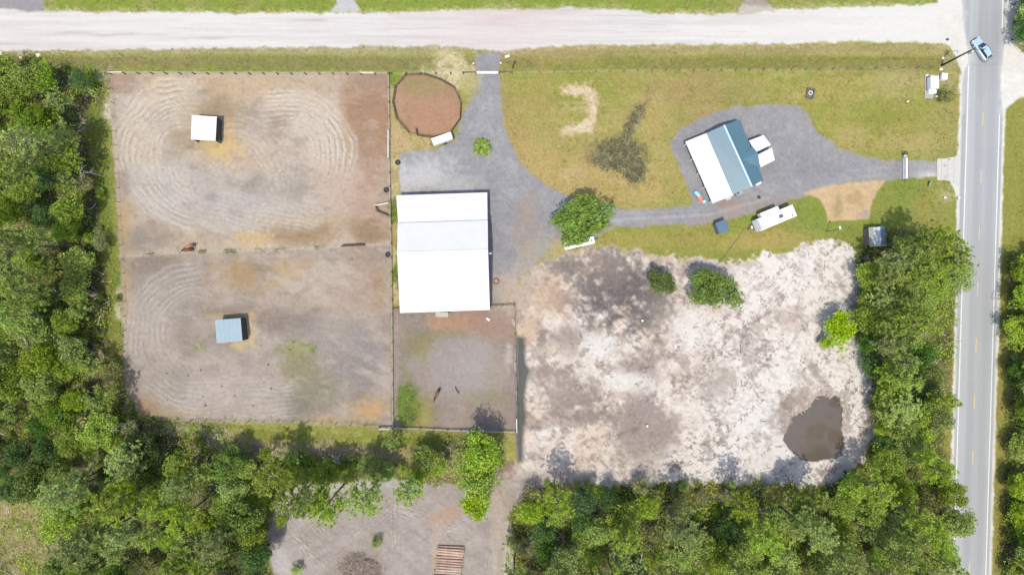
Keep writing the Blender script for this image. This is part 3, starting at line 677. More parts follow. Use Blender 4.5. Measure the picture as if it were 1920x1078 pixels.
lawnw = (1 - wm) * (1 - sam) * (1 - pd) * (1 - cm) * (1 - dm)
gsat = sst(25, 60, C[..., 1] - C[..., 2]) * lawnw
C += gsat[..., None] * np.array([1, 5, 5], dtype=np.float32)
# ---- which surface each cell belongs to
CL = np.zeros((NY, NX), dtype=np.int8)
names = ["grass_ground", "forest_floor", "dirt_road", "sand_shoulder", "asphalt_road", "gravel_driveway", "paddock_ground", "corral_ground", "pen_ground", "sand_clearing", "dirt_lot", "sand_patch"]
CL[wood < 0] = 1; CL[(gs < 0) | (sv < 0)] = 0
CL[(road_sd < 0) & (PX < 1800)] = 2
CL[(stub < 0)] = 5; CL[sk < 0] = 2
CL[drive < 0] = 5
CL[(upper < 0) | (lower < 0)] = 6
CL[cor < 0] = 7; CL[pen < 0] = 8
CL[(sand + 3 * GRN) < 0] = 9; CL[(lane < 0) & (CL != 10)] = 9; CL[(lot + 3 * GRN) < 0] = 10
CL[tan < 0] = 11
CL[shoulder < 0] = 3; CL[asph_sd < 0] = 4
Z[:] = np.where(asph_sd < 3, 0.0, Z)
Z[:] = np.where((CL == 2) | (CL == 3), Z * .35 + .012 * tr1 * (CL == 2), Z)
Z[:] = np.where(CL == 5, Z * .4, Z)

def groundmat(name, rough, amt, scale, bump):
    m = bpy.data.materials.new(name)
    m.use_nodes = True
    n = m.node_tree
    p = n.nodes["Principled BSDF"]
    p.inputs["Roughness"].default_value = rough
    p.inputs["Specular IOR Level"].default_value = 0.15
    at = n.nodes.new("ShaderNodeAttribute"); at.attribute_name = "soil"
    tc = n.nodes.new("ShaderNodeTexCoord")
    nz = n.nodes.new("ShaderNodeTexNoise")
    nz.inputs["Scale"].default_value = scale; nz.inputs["Detail"].default_value = 5.0; nz.inputs["Roughness"].default_value = .65
    n.links.new(tc.outputs["Object"], nz.inputs["Vector"])
    rp = n.nodes.new("ShaderNodeMapRange")
    rp.inputs["From Min"].default_value = .3; rp.inputs["From Max"].default_value = .7
    rp.inputs["To Min"].default_value = 1 - amt; rp.inputs["To Max"].default_value = 1 + amt
    n.links.new(nz.outputs["Fac"], rp.inputs["Value"])
    mx = n.nodes.new("ShaderNodeMix"); mx.data_type = 'RGBA'; mx.blend_type = 'MULTIPLY'; mx.inputs[0].default_value = 1
    n.links.new(at.outputs["Color"], mx.inputs[6]); n.links.new(rp.outputs[0], mx.inputs[7])
    n.links.new(mx.outputs[2], p.inputs["Base Color"])
    b = n.nodes.new("ShaderNodeBump"); b.inputs["Strength"].default_value = bump; b.inputs["Distance"].default_value = .06
    n.links.new(nz.outputs["Fac"], b.inputs["Height"]); n.links.new(b.outputs[0], p.inputs["Normal"])
    return m

GM = {"grass_ground": (.95, .22, 2.6, .6), "forest_floor": (.95, .3, 1.6, .8), "dirt_road": (.9, .025, 1.2, .06), "sand_shoulder": (.9, .05, 2.5, .25), "asphalt_road": (.8, .05, 4.0, .1), "gravel_driveway": (.9, .12, 3.5, .5),
      "paddock_ground": (.95, .08, 2.2, .4), "corral_ground": (.95, .08, 2.2, .4), "pen_ground": (.95, .07, 2.2, .35), "sand_clearing": (.95, .08, 1.8, .4), "dirt_lot": (.95, .08, 1.8, .4), "sand_patch": (.95, .1, 2.4, .4)}
LIN = (s2l(C / 255.0) / KLUM).reshape(-1, 3)
VX = ((PX - 960.0) * .1).ravel(); VY = ((539.0 - PY) * .1).ravel(); VZ = Z.ravel()
cid = CL[:-1, :-1].ravel()
base = (np.arange(NY - 1)[:, None] * NX + np.arange(NX - 1)[None, :]).ravel()

def sheet(name, cells, m, zs=None, cols=None):
    q = np.stack([cells, cells + NX, cells + NX + 1, cells + 1], axis=1)
    u, inv = np.unique(q.ravel(), return_inverse=True)
    me = bpy.data.meshes.new(name)
    me.vertices.add(len(u)); me.loops.add(q.size); me.polygons.add(len(q))
    co = np.stack([VX[u], VY[u], (VZ if zs is None else zs)[u]], axis=1).astype(np.float32)
    me.vertices.foreach_set("co", co.ravel())
    me.loops.foreach_set("vertex_index", inv.astype(np.int32).ravel())
    me.polygons.foreach_set("loop_start", np.arange(0, q.size, 4, dtype=np.int32))
    me.polygons.foreach_set("loop_total", np.full(len(q), 4, dtype=np.int32))
    me.polygons.foreach_set("use_smooth", np.ones(len(q), dtype=bool))
    me.update(calc_edges=True)
    a = me.attributes.new("soil", 'FLOAT_COLOR', 'POINT')
    c = np.ones((len(u), 4), dtype=np.float32); c[:, :3] = (LIN if cols is None else cols)[u]
    a.data.foreach_set("color", c.ravel())
    me.materials.append(m)
    o = bpy.data.objects.new(name, me)
    COL.objects.link(o)
    o["kind"] = "structure"
    return o
SHEETS = {}
for i, nm in enumerate(names):
    cells = base[cid == i]
    if len(cells):
        SHEETS[nm] = sheet(nm, cells, groundmat(nm, *GM[nm]))

# water: muddy pond and the grey ditch
C2 = np.zeros_like(C); 
def watermat(name, rough):
    m = groundmat(name, rough, .06, .8, .04)
    m.node_tree.nodes["Principled BSDF"].inputs["Specular IOR Level"].default_value = .5 if rough < .3 else .12
    return m
wc = np.zeros_like(C); wc[...] = (118, 105, 96)
def wb(cx, cy, rx, ry, col, amt):
    global wc
    d = np.sqrt(((PX - cx) / rx) ** 2 + ((PY - cy) / ry) ** 2) + .5 * WX + .25 * GRN
    m = (1 - sst(.75, 1.1, d)) * amt
    wc = wc * (1 - m[..., None]) + np.array(col, dtype=np.float32) * m[..., None]
wb(1536, 812, 20, 24, (110, 92, 66), .8); wb(1566, 822, 17, 20, (108, 90, 64), .75); wb(1567, 755, 18, 12, (100, 86, 66), .6)
wc += 3 * fbm(20, 400, 3)[..., None]
wc = np.where((PX < 1200)[..., None], np.array((98, 98, 98), dtype=np.float32) + 6 * fbm(12, 401, 3)[..., None], wc)
WLIN = (s2l(np.clip(wc, 5, 255) / 255.0) / KLUM).reshape(-1, 3)
sheet("pond_water", base[(pond[:-1, :-1] < 4).ravel()], watermat("pond_water", .12), np.full(VZ.shape, -.18, dtype=np.float32), WLIN)
sheet("ditch_water", base[(ditch[:-1, :-1] < 2).ravel()], watermat("ditch_water", .6), np.full(VZ.shape, -.16, dtype=np.float32), WLIN)

# land beyond the picture, out to the horizon
fm = mat("surrounding_land", alb(118, 124, 66), .95, noise=.35, nscale=.15)
fb = MB()
x0, x1 = float(VX.min()), float(VX.max()); y0, y1 = float(VY.min()), float(VY.max()); R = 2500
def flatq(a, b, c, d):
    fb.add([(a, b, -.02), (c, b, -.02), (c, d, -.02), (a, d, -.02)], [(0, 1, 2, 3)])
flatq(-R, y1, R, R); flatq(-R, -R, R, y0); flatq(-R, y0, x0, y1); flatq(x1, y0, R, y1)
fb.build("surrounding_land", fm)["kind"] = "structure"
# far stretches of the two roads
rb = MB(); zz = .006
rb.add([(-R, 44.3, zz), (x0, 44.3, zz), (x0, 52.5, zz), (-R, 52.5, zz)], [(0, 1, 2, 3)]); rb.build("dirt_road", mat("far_sand", alb(233, 227, 227), .9))["kind"] = "structure"
rb = MB(); dx_ = .030
ya, yb = y1, 900.; rb.add([(80.5 + .3 + 4.2, ya, zz), (92.9, ya, zz), (92.9 + (yb - ya) * dx_, yb, zz), (85 + (yb - ya) * dx_, yb, zz)], [(0, 1, 2, 3)])
ya, yb = y0, -900.; rb.add([(81.6, ya, zz), (88.9, ya, zz), (88.9 + (yb - ya) * dx_, yb, zz), (81.6 + (yb - ya) * dx_, yb, zz)], [(3, 2, 1, 0)])
rb.build("asphalt_road", mat("far_asphalt", alb(187, 189, 194), .85))["kind"] = "structure"
def cls(px, py):
    i = int((py - ys[0]) / S); j = int((px - xs[0]) / S)
    if 0 <= i < NY and 0 <= j < NX: return int(CL[i, j])
    return 1
def zat(px, py):
    i = int((py - ys[0]) / S); j = int((px - xs[0]) / S)
    if 0 <= i < NY and 0 <= j < NX: return float(Z[i, j])
    return 0.0
# ------------------------------------------------------------------ road parts
asphalt = SHEETS["asphalt_road"]
def roadx(off, py): return ((1820.0 + off - .03 * py) - 960) * .1
def strip(name, segs, w, z, m, parent):
    mb = MB()
    for (off, a, b) in segs:
        n = max(1, int((b - a) / 60))
        for i in range(n):
            p0 = a + (b - a) * i / n; p1 = a + (b - a) * (i + 1) / n
            xa, xb = roadx(off, p0), roadx(off, p1); ya, yb = (539 - p0) * .1, (539 - p1) * .1
            mb.add([(xa - w / 2, ya, z), (xb - w / 2, yb, z), (xb + w / 2, yb, z), (xa + w / 2, ya, z)], [(0, 1, 2, 3)])
    return mb.build(name, m, parent)
white_line = mat("road_white", alb(246, 246, 246), .7, noise=.08, nscale=1.2)
yellow_line = mat("road_yellow", alb(244, 214, 150), .7, noise=.1, nscale=1.2)
strip("edge_line", [(0, 123, 1500)], .22, .006, white_line, asphalt)
strip("edge_line", [(60.6, -400, 57), (60.6, 214, 1500)], .22, .006, white_line, asphalt)
for y in [212] + [318 + 105.3 * k for k in range(-0, 11)]:
    strip("lane_dash", [(29.5, y, y + 26)], .17, .006, yellow_line, asphalt)
ap = thing("concrete_apron", "pale concrete slabs where the gravel drive meets the asphalt road", "driveway apron", W(1776, 318))
conc = mat("concrete", alb(226, 222, 219), .9, noise=.06, nscale=1.5)
for i, (xa, xb) in enumerate([(1757, 1765), (1765.2, 1776.5), (1776.7, 1787.5), (1787.7, 1799)]):
    ext = [0, 0, 3, 9][i]
    q = [W(xa, 298 - ext * .3), W(xb, 297 - ext), W(xb, 339 + ext * 1.2), W(xa, 337.5 + ext * .5)]
    q = [(p.x - W(1776, 318).x, p.y - W(1776, 318).y, .045) for p in q]
    MB().slab(q, .15).build("slab", conc, ap, bevel=.01)
ap["kind"] = "structure"; del ap["category"]; del ap["label"]

# ------------------------------------------------------------------ barn
white_metal = mat("white_metal_roof", (.385, .383, .378, 1), .5, spec=.2, noise=.05, nscale=.5)
grey_wall = mat("barn_wall", (.13, .13, .15, 1), .7, noise=.1, nscale=.8)
trim_w = mat("white_trim", (.62, .62, .62, 1), .5)
dark_gap = mat("dark_opening", (.03, .03, .035, 1), .9)
def local(o, pts):
    return [Vector(p) - o.location for p in pts]
def roof(name, quad, parent, m, ribs=0, thick=.06, rib_m=None):
    q = local(parent, quad)
    mb = MB().slab(q, thick)
    if ribs:                                    # standing seams run down the slope: edge 0-1 is the high edge, 3-2 the low one
        for i in range(1, ribs):
            t = i / ribs
            a = q[0].lerp(q[1], t); b = q[3].lerp(q[2], t)
            up = Vector((0, 0, .012))
            mb.beam(a + up * .4, b + up * .4, .05, .025)
    return mb.build(name, m, parent)
def wallseg(name, a, b, z0, za, zb, m, parent, t=.14):
    """upright wall between ground points a and b with a top that runs from za to zb"""
    a = Vector((a[0], a[1], 0)); b = Vector((b[0], b[1], 0))
    d = (b - a).normalized(); n = Vector((-d.y, d.x, 0)) * t / 2
    vs = [a - n + Vector((0, 0, z0)), b - n + Vector((0, 0, z0)), b + n + Vector((0, 0, z0)), a + n + Vector((0, 0, z0)),
          a - n + Vector((0, 0, za)), b - n + Vector((0, 0, zb)), b + n + Vector((0, 0, zb)), a + n + Vector((0, 0, za))]
    vs = [v - parent.location for v in vs]
    return MB().add(vs, [(3, 2, 1, 0), (4, 5, 6, 7), (0, 1, 5, 4), (1, 2, 6, 5), (2, 3, 7, 6), (3, 0, 4, 7)]).build(name, m, parent)

barn = thing("barn", "big white metal roofed barn with a stepped roof between paddocks and gravel yard", "barn", W(832, 475, 0))
zE, zS, zN, zR, zB = 3.5, 4.2, 4.6, 6.9, 3.6
bn = [W(743, 366.5, zE), W(913.5, 361, zE), W(914, 413.2, zS), W(746.5, 418.4, zS)]
roof("lean_to_roof", [bn[3], bn[2], bn[1], bn[0]], barn, white_metal, 20)
mn = [W(745.5, 418.4, zN), W(914.5, 413, zN), W(915, 470, zR), W(744.5, 474.6, zR)]
roof("roof_slope", [mn[3], mn[2], mn[1], mn[0]], barn, white_metal, 20)
ms = [W(744.5, 474.6, zR), W(915, 470, zR), W(918.5, 581, zB), W(750, 586.8, zB)]
roof("roof_slope", ms, barn, white_metal, 20)
MB().beam(local(barn, [mn[3] + Vector((0, 0, .03))])[0], local(barn, [mn[2] + Vector((0, 0, .03))])[0], .4, .07).build("ridge_cap", white_metal, barn)
def inset(p, q, f): return p.lerp(q, f)
g = [Vector((p.x, p.y, 0)) for p in (bn[0], bn[1], mn[1], mn[2], ms[2], ms[3], mn[3], mn[0])]
def shr(p, c, k): return Vector((c.x + (p.x - c.x) * k, c.y + (p.y - c.y) * k, 0))
c0 = barn.location
e = [shr(p, c0, .985) for p in g]
wallseg("wall", e[0], e[1], -.1, zE - .12, zE - .12, grey_wall, barn)
wallseg("wall", e[5], e[4], -.1, zB - .1, zB - .1, grey_wall, barn)
wallseg("wall", e[1], e[2], -.1, zE - .12, zS - .12, grey_wall, barn); wallseg("wall", e[2], e[3], -.1, zN - .12, zR - .14, grey_wall, barn); wallseg("wall", e[3], e[4], -.1, zR - .14, zB - .12, grey_wall, barn)
wallseg("wall", e[0], e[7], -.1, zE - .12, zS - .12, grey_wall, barn); wallseg("wall", e[7], e[6], -.1, zN - .12, zR - .14, grey_wall, barn); wallseg("wall", e[6], e[5], -.1, zR - .14, zB - .12, grey_wall, barn)
wallseg("clerestory", e[7], e[2], zS - .1, zN - .08, zN - .08, grey_wall, barn)
dr = W(831, 588.5, .0)
MB().box(tuple(Vector((dr.x, dr.y, 2.5)) - barn.location), (2.3, .9, .08), rz=-.03).build("door_canopy", mat("pale_canopy", alb(206, 202, 196), .7), barn)
pd_ = W(832, 584.5, 0) - barn.location
MB().box((pd_.x, pd_.y - .1, 1.1), (1.9, .08, 2.2), rz=-.03).build("door", dark_gap, barn)
ew = (e[2] + e[3]) / 2 - barn.location
for k, yy in enumerate((.1, .45, .8)):
    q = e[3].lerp(e[4], yy) - barn.location
    MB().box((q.x + .09, q.y, 1.4), (.06, 2.6, 2.7)).build("sliding_door", mat("barn_door", (.16, .16, .18, 1), .6), barn)
lp = e[3] - barn.location
MB().box((lp.x + .35, lp.y - .3, 3.2), (.5, .3, .2)).build("wall_lamp", trim_w, barn)

# ------------------------------------------------------------------ house with blue roof
blue_metal = sheenmat("blue_metal_roof", (.036, .085, .11, 1), .5, .06)
cream = mat("cream_siding", (.45, .43, .38, 1), .7)
glass = mat("window_glass", (.03, .04, .05, 1), .08, spec=.6)
house = thing("house", "house with a blue metal gable roof and a white porch roof on the gravel drive", "house", W(1362, 302, 0))
zp0, zp1, ze, zr = 2.5, 3.05, 3.1, 4.65
P = [W(1285, 266, zp0), W(1324.5, 250, zp1), W(1375, 366.5, zp1), W(1336, 381.5, zp0)]
roof("porch_roof", [P[1], P[2], P[3], P[0]], house, white_metal, 14)
Lq = [W(1325.5, 249.5, ze + .08), W(1357.5, 235, zr), W(1409.5, 350, zr), W(1374.5, 364.5, ze + .08)]
roof("roof_slope", [Lq[1], Lq[2], Lq[3], Lq[0]], house, blue_metal, 16)
Rq = [W(1357.5, 235, zr), W(1387.5, 224.5, ze), W(1432, 338, ze), W(1409.5, 350, zr)]
roof("roof_slope", [Rq[0], Rq[3], Rq[2], Rq[1]], house, blue_metal, 16)
MB().beam(*local(house, [Lq[1] + Vector((0, 0, .04)), Lq[2] + Vector((0, 0, .04))]), .34, .07).build("ridge_cap", mat("ridge_blue", (.34, .42, .50, 1), .3, metal=.3, spec=.6), house)
a0 = W(1387, 302, 0); hl = house.location
dq = [W(1386, 301, 4.45), W(1421, 288, 3.62), W(1410, 274, 3.22), W(1425, 314, 3.22)]
roof("dormer_slope", [dq[0], dq[1], dq[2]], house, blue_metal); roof("dormer_slope", [dq[0], dq[3], dq[1]], house, blue_metal)
hc = house.location
gg = [shr(p, hc, .965) for p in (Lq[0], Rq[1], Rq[2], Lq[3], Lq[1], Lq[2])]
for a, b, za, zb in ((0, 4, ze, zr), (4, 1, zr, ze), (1, 2, ze, ze), (2, 5, ze, zr), (5, 3, zr, ze), (3, 0, ze, ze)):
    wallseg("wall", gg[a], gg[b], -.1, za - .16, zb - .16, cream, house)
for t in (.03, .27, .5, .73, .97):
    q = P[0].lerp(P[3], t) - hl; q2 = P[1].lerp(P[2], t) - hl; q = q.lerp(q2, .04)
    MB().box((q.x, q.y, zp0 / 2 - .05), (.14, .14, zp0 - .08)).build("porch_post", trim_w, house)
for (i, j, t) in ((1, 2, .15), (1, 2, .8), (3, 0, .25), (3, 0, .75)):
    q = gg[i].lerp(gg[j], t) - hl; d = (gg[j] - gg[i]).normalized(); nn = Vector((d.y, -d.x, 0))
    rz_ = math.atan2(d.y, d.x)
    c_ = q + nn * .1 if (q + nn).length > q.length else q - nn * .1
    wf = MB().box((c_.x, c_.y, 1.6), (1.3, .08, 1.2), rz=rz_).build("window", trim_w, house)
    c2 = c_ * 1.0 + (c_ - q).normalized() * .05
    MB().box((c2.x, c2.y, 1.6), (1.1, .04, 1.0), rz=rz_).build("pane", glass, wf)
q = gg[3].lerp(gg[0], .5) - hl; d = (gg[0] - gg[3]).normalized(); nn = Vector((d.y, -d.x, 0)); nn = nn if (q + nn).length > q.length else -nn
MB().box((q.x + nn.x * .1, q.y + nn.y * .1, 1.05), (1.0, .08, 2.1), rz=math.atan2(d.y, d.x)).build("door", mat("door_teal", (.05, .12, .15, 1), .4), house)
# two white canopies beside the house
rz_h = math.atan2(-(338 - 224.5), 432 - 387.5)
def canopy(name, quadpx, z, label, group):
    c = sum((W(x, y, z) for x, y in quadpx), Vector()) / 4
    t = thing(name, label, "canopy", (c.x, c.y, 0), group=group)
    q = [W(x, y, z) for x, y in quadpx]
    roof("roof_panel", q, t, white_metal, 5, .08)
    for p in q:
        l = Vector((p.x - c.x, p.y - c.y, 0)) * .92
        MB().box((l.x, l.y, z / 2 - .06), (.1, .1, z)).build("post", trim_w, t)
    return t
canopy("carport_canopy", [(1404.5, 264), (1432, 253.5), (1445.5, 272), (1416, 286.5)], 2.6, "white flat canopy by the house, the upper of two, touching the blue roof", "white canopies beside the house")
canopy("carport_canopy", [(1418, 291.5), (1447.5, 277), (1453, 300.5), (1426.5, 314)], 2.6, "white flat canopy by the house, the lower of two, nearer the long drive", "white canopies beside the house")
ac = thing("air_conditioner", "pale box air conditioner at the lower end of the house beside the white porch", "air conditioner", W(1383, 361, 0), .4)
MB().box((0, 0, .4), (1.3, 1.1, .8)).build("case", mat("ac_grey", alb(176, 196, 206), .5), ac, bevel=.04)
MB().tube([(-.25, 0, .8), (-.25, 0, .83)], .36, 16).build("fan_grille", mat("ac_dark", (.05, .05, .06, 1), .6), ac)
stp_ = thing("door_step", "pale low step at the end of the white porch roof", "step", W(1365, 372.5, 0), .38)
MB().box((0, 0, .12), (1.1, .5, .24)).build("lower_tread", conc, stp_); MB().box((0, .12, .3), (1.0, .26, .12)).build("upper_tread", conc, stp_)
wl = thing("white_bench", "small white bench against the house end under the dark roof slope", "bench", W(1421, 345, 0), .5)
MB().box((0, 0, .45), (1.0, .35, .06)).build("seat", trim_w, wl)
for s in (-1, 1): MB().box((s * .42, 0, .21), (.06, .3, .42)).build("leg", trim_w, wl)

# ------------------------------------------------------------------ shelters and sheds
tin_blue = mat("pale_blue_tin", alb(178, 202, 220, .92), .4, spec=.4, noise=.05, nscale=.9)
wood_dark = mat("dark_wood", (.05, .04, .035, 1), .85, noise=.2, nscale=2)
def shelter(name, px, z, m, label):
    c = sum((W(x, y, z) for x, y in px), Vector()) / 4
    t = thing(name, label, "run-in shelter", (c.x, c.y, 0))
    zz = [z - .15, z - .15, z + .15, z + .15]
    q = [W(x, y, h_) for (x, y), h_ in zip(px, zz)]
    roof("roof", [q[3], q[2], q[1], q[0]], t, m, 6, .07)
    g_ = [shr(p, c, .93) for p in q]
    wallseg("wall", g_[0], g_[1], -.1, z - .3, z - .3, wood_dark, t, .08); wallseg("wall", g_[1], g_[2], -.1, z - .3, z - .02, wood_dark, t, .08); wallseg("wall", g_[3], g_[0], -.1, z - .02, z - .3, wood_dark, t, .08)
    for p in (g_[2], g_[3]):
        l = p - t.location
        MB().box((l.x, l.y, z / 2), (.14, .14, z)).build("post", wood_dark, t)
    return t
sh1 = shelter("horse_shelter", [(359.5, 216), (406.5, 219), (404, 264.5), (358, 262)], 2.7, white_metal, "square white roofed horse shelter standing in the upper paddock on spilled hay")
tg = local(sh1, [W(409, 262.5, 0.9), W(413.5, 265.5, .9)])
MB().beam(tg[0], tg[1], .08, .7).build("hay_rack", mat("rack_wood", (.35, .28, .18, 1), .8), sh1)
shelter("horse_shelter", [(403, 600), (451, 596.3), (454.5, 639), (406.5, 643.5)], 3.0, tin_blue, "square pale blue roofed horse shelter standing in the lower paddock")
slate = mat("slate_blue_roof", alb(102, 132, 160, .9), .45, noise=.05, nscale=1)
t = thing("garden_shed", "small dark blue roofed shed on the grass below the gravel drive", "shed", W(1347.5, 427.5, 0), math.radians(21))
MB().box((0, 0, 1.02), (1.75, 1.95, 2.1)).build("wall", mat("shed_wall", (.10, .11, .13, 1), .7), t)
zt = 2.3
MB().slab([(-1.02, -1.12, zt), (1.02, -1.12, zt), (1.02, 1.12, zt + .1), (-1.02, 1.12, zt + .1)], .08).build("roof", slate, t)
MB().box((-.2, -.99, .95), (.8, .05, 1.8)).build("door", trim_w, t)
t = thing("tin_shed", "tin roofed shed in grey, white and blue strips among the trees by the lawn", "shed", W(1632, 445, 0), math.radians(3))
MB().box((0, 0, 1.1), (2.75, 3.0, 2.3)).build("wall", mat("shed_wall2", (.12, .10, .09, 1), .8), t)
zt = 2.5
for xa, xb, m_, za, zb in ((-1.5, -.72, mat("tin_grey", alb(170, 176, 172), .45, noise=.15, nscale=1.5), zt - .12, zt), (-.70, .52, mat("tin_white", alb(226, 230, 236), .4, noise=.22, nscale=1.1), zt + .02, zt + .12), (.54, 1.5, mat("tin_slate", alb(118, 146, 172), .45, noise=.12, nscale=1.5), zt + .05, zt - .1)):
    mb = MB().slab([(xa, -1.72, za), (xb, -1.72, zb), (xb, 1.72, zb), (xa, 1.72, za)], .05)
    mb.build("roof_sheet", m_, t)
MB().box((0, -1.76, zt), (3.0, .06, .12)).build("fascia", trim_w, t)

# ------------------------------------------------------------------ caravan, trailers
rv = thing("caravan", "long white travel trailer with a slide-out parked on the grass below the house", "caravan", W(1444.5, 411.5, 0), math.radians(22.5))
rvw = mat("caravan_white", (.60, .60, .60, 1), .35, spec=.4)
Lr, Wr, zr0, zr1 = 7.3, 2.25, .55, 2.95
def rbox(cx, cy, z0, z1, lx, ly): return MB().box((cx, cy, (z0 + z1) / 2), (lx, ly, z1 - z0))
rbox(0, 0, zr0, zr1, Lr, Wr).build("body", rvw, rv, bevel=.12)
rbox(-.55 - 0, Wr / 2 + .36, .75, 2.6, 3.5, .8).build("slide_out", rvw, rv, bevel=.05)
rbox(-Lr / 2 + .16, 0, zr1 - .05, zr1 + .05, .3, Wr * .9).build("front_cap", mat("cap_grey", alb(190, 190, 205), .4), rv, bevel=.03)
rbox(-Lr / 2 + .42, 0, zr1 - .02, zr1 + .03, .1, Wr * .86).build("roof_seam", mat("seam_dark", (.07, .07, .10, 1), .6), rv)
rbox(.85, -.05, zr1 - .02, zr1 + .22, .75, .62).build("air_conditioner", mat("rv_ac", alb(110, 112, 116), .5), rv, bevel=.05)
MB().tube([(2.85, -.7, zr1 - .02), (2.85, -.7, zr1 + .12)], .15, 12).build("roof_vent", mat("vent_dark", (.05, .05, .05, 1), .5), rv)
MB().tube([(-2.0, .3, zr1 - .02), (-2.0, .3, zr1 + .06)], .09, 10).build("roof_vent", trim_w, rv)
tyre_m = mat("tyre_rubber", (.02, .02, .02, 1), .8); hub_m = mat("hub_metal", (.4, .4, .4, 1), .35, metal=.8); steel = mat("dark_steel", (.06, .06, .065, 1), .5, metal=.4)
def wheel(parent, x, y, r=.36, w=.22):
    w_ = MB().tube([(x, y - w / 2, r), (x, y + w / 2, r)], r, 18).build("wheel", tyre_m, parent)
    s = 1 if y > 0 else -1
    MB().tube([(x, y + s * w * .46, r), (x, y + s * (w / 2 + .015), r)], r * .55, 14).build("hub", hub_m, w_)
for x in (.5, 1.35):
    for s in (-1, 1): wheel(rv, x, s * 1.05)
MB().beam((-Lr / 2, .55, .5), (-Lr / 2 - 1.15, 0, .5), .1, .12).beam((-Lr / 2, -.55, .5), (-Lr / 2 - 1.15, 0, .5), .1, .12).tube([(-Lr / 2 - 1.1, 0, .02), (-Lr / 2 - 1.1, 0, .75)], .05).build("tow_hitch", steel, rv)
for s in (-1, 1): MB().tube([(-Lr / 2 - .45, s * .14, .55), (-Lr / 2 - .45, s * .14, .95)], .13, 10).build("gas_bottle", trim_w, rv)
for x in (-2.3, -.6, 2.2):
    w_ = MB().box((x, -Wr / 2 - .01, 1.9), (1.0, .04, .6)).build("window", glass, rv)
MB().box((1.2, -Wr / 2 - .015, 1.4), (.7, .04, 1.7)).build("door", mat("rv_door", (.5, .5, .5, 1), .4), rv)

ct = thing("cargo_trailer", "white closed cargo trailer parked against the round pen rail", "trailer", W(830.5, 264, 0), math.radians(19.5))
rbox(0, 0, .45, 1.9, 3.7, 1.28).build("body", rvw, ct, bevel=.06)
rbox(0, 0, 1.89, 1.93, 3.6, 1.2).build("roof", rvw, ct)
for s in (-1, 1): wheel(ct, .2, s * .78, .32, .2)
MB().beam((-1.9, .4, .5), (-2.6, 0, .5), .08, .1).beam((-1.9, -.4, .5), (-2.6, 0, .5), .08, .1).build("tow_hitch", steel, ct)
MB().box((1.92, 0, 1.25), (.04, 1.3, 1.5)).build("rear_door", trim_w, ct)

ft = thing("flatbed_trailer", "white framed flatbed trailer tucked under the big round tree", "trailer", W(1086, 456.5, 0), math.radians(12.5))
MB().box((-.2, -.38, .75), (5.4, .52, .10)).build("side_rail", trim_w, ft, bevel=.02); MB().box((-.1, .55, .78), (5.5, .34, .10)).build("side_rail", trim_w, ft, bevel=.02)
for k in range(3): MB().box((-.1, .02 + k * .135, .70), (5.3, .12, .06)).build("deck_plank", mat("deck_wood", (.09, .08, .07, 1), .8), ft)
MB().box((2.35, .05, .82), (.9, 1.2, .14)).build("front_deck", trim_w, ft, bevel=.03)
MB().box((2.3, 0, .92), (.3, .35, .08)).build("winch", steel, ft)
for x in (-.9, -.1):
    for s in (-1, 1): wheel(ft, x, s * .78 + .08, .33, .2)
MB().beam((2.75, .1, .7), (3.6, .1, .6), .12, .14).build("tow_bar", steel, ft)

# ------------------------------------------------------------------ car
car = thing("parked_car", "silver blue estate car turning on the asphalt road beside the tall pole", "car", W(1841.5, 92.5, .7) * Vector((1, 1, 0)) if False else (W(1841.5, 92.5, .7).x, W(1841.5, 92.5, .7).y, 0), math.atan2(31, -21))
paint = mat("car_silver_blue", (.30, .39, .44, 1), .28, metal=.35, spec=.6, coat=.6)
cglass = mat("car_glass", (.012, .02, .03, 1), .08, spec=.7)
blackp = mat("car_black", (.02, .02, .022, 1), .5)
def ring(x, hw, zb, zt, r=.12):
    pts = []
    for (sy, sz) in ((-1, 0), (1, 0), (1, 1), (-1, 1)):
        cy = sy * hw; cz = zt if sz else zb
        a = r if sz else r * .5
        if (sy, sz) == (-1, 0): pts += [(x, cy, cz + a), (x, cy + a, cz)]
        elif (sy, sz) == (1, 0): pts += [(x, cy - a, cz), (x, cy, cz + a)]
        elif (sy, sz) == (1, 1): pts += [(x, cy, cz - a * 1.6), (x, cy - a * .6, cz - a * .35), (x, cy - a * 2, cz)]
        else: pts += [(x, cy + a * 2, cz), (x, cy + a * .6, cz - a * .35), (x, cy, cz - a * 1.6)]
    return pts
secs = [(2.28, .62, .42, .66), (2.2, .78, .3, .78), (1.95, .87, .24, .88), (1.3, .91, .22, .95), (.75, .92, .22, 1.0), (-.6, .93, .22, 1.02), (-1.7, .92, .24, 1.02), (-2.1, .87, .3, .98), (-2.24, .78, .38, .85)]
MB().loft([ring(*s) for s in secs]).build("body", paint, car, smooth=False, bevel=.02)
cab = [(.95, .70, .96, 1.0), (.28, .69, .96, 1.46), (-.3, .70, .96, 1.53), (-1.3, .68, .96, 1.50), (-1.75, .66, .96, 1.40), (-2.12, .62, .96, 1.02)]
MB().loft([ring(x, h_, a, b, .08) for x, h_, a, b in cab]).build("cabin", cglass, car)
rf = [(.24, .56, 1.40, 1.475), (-.3, .60, 1.46, 1.55), (-1.3, .58, 1.43, 1.52), (-1.72, .54, 1.34, 1.42)]
MB().loft([ring(x, h_, a, b, .02) for x, h_, a, b in rf]).build("roof", paint, car)
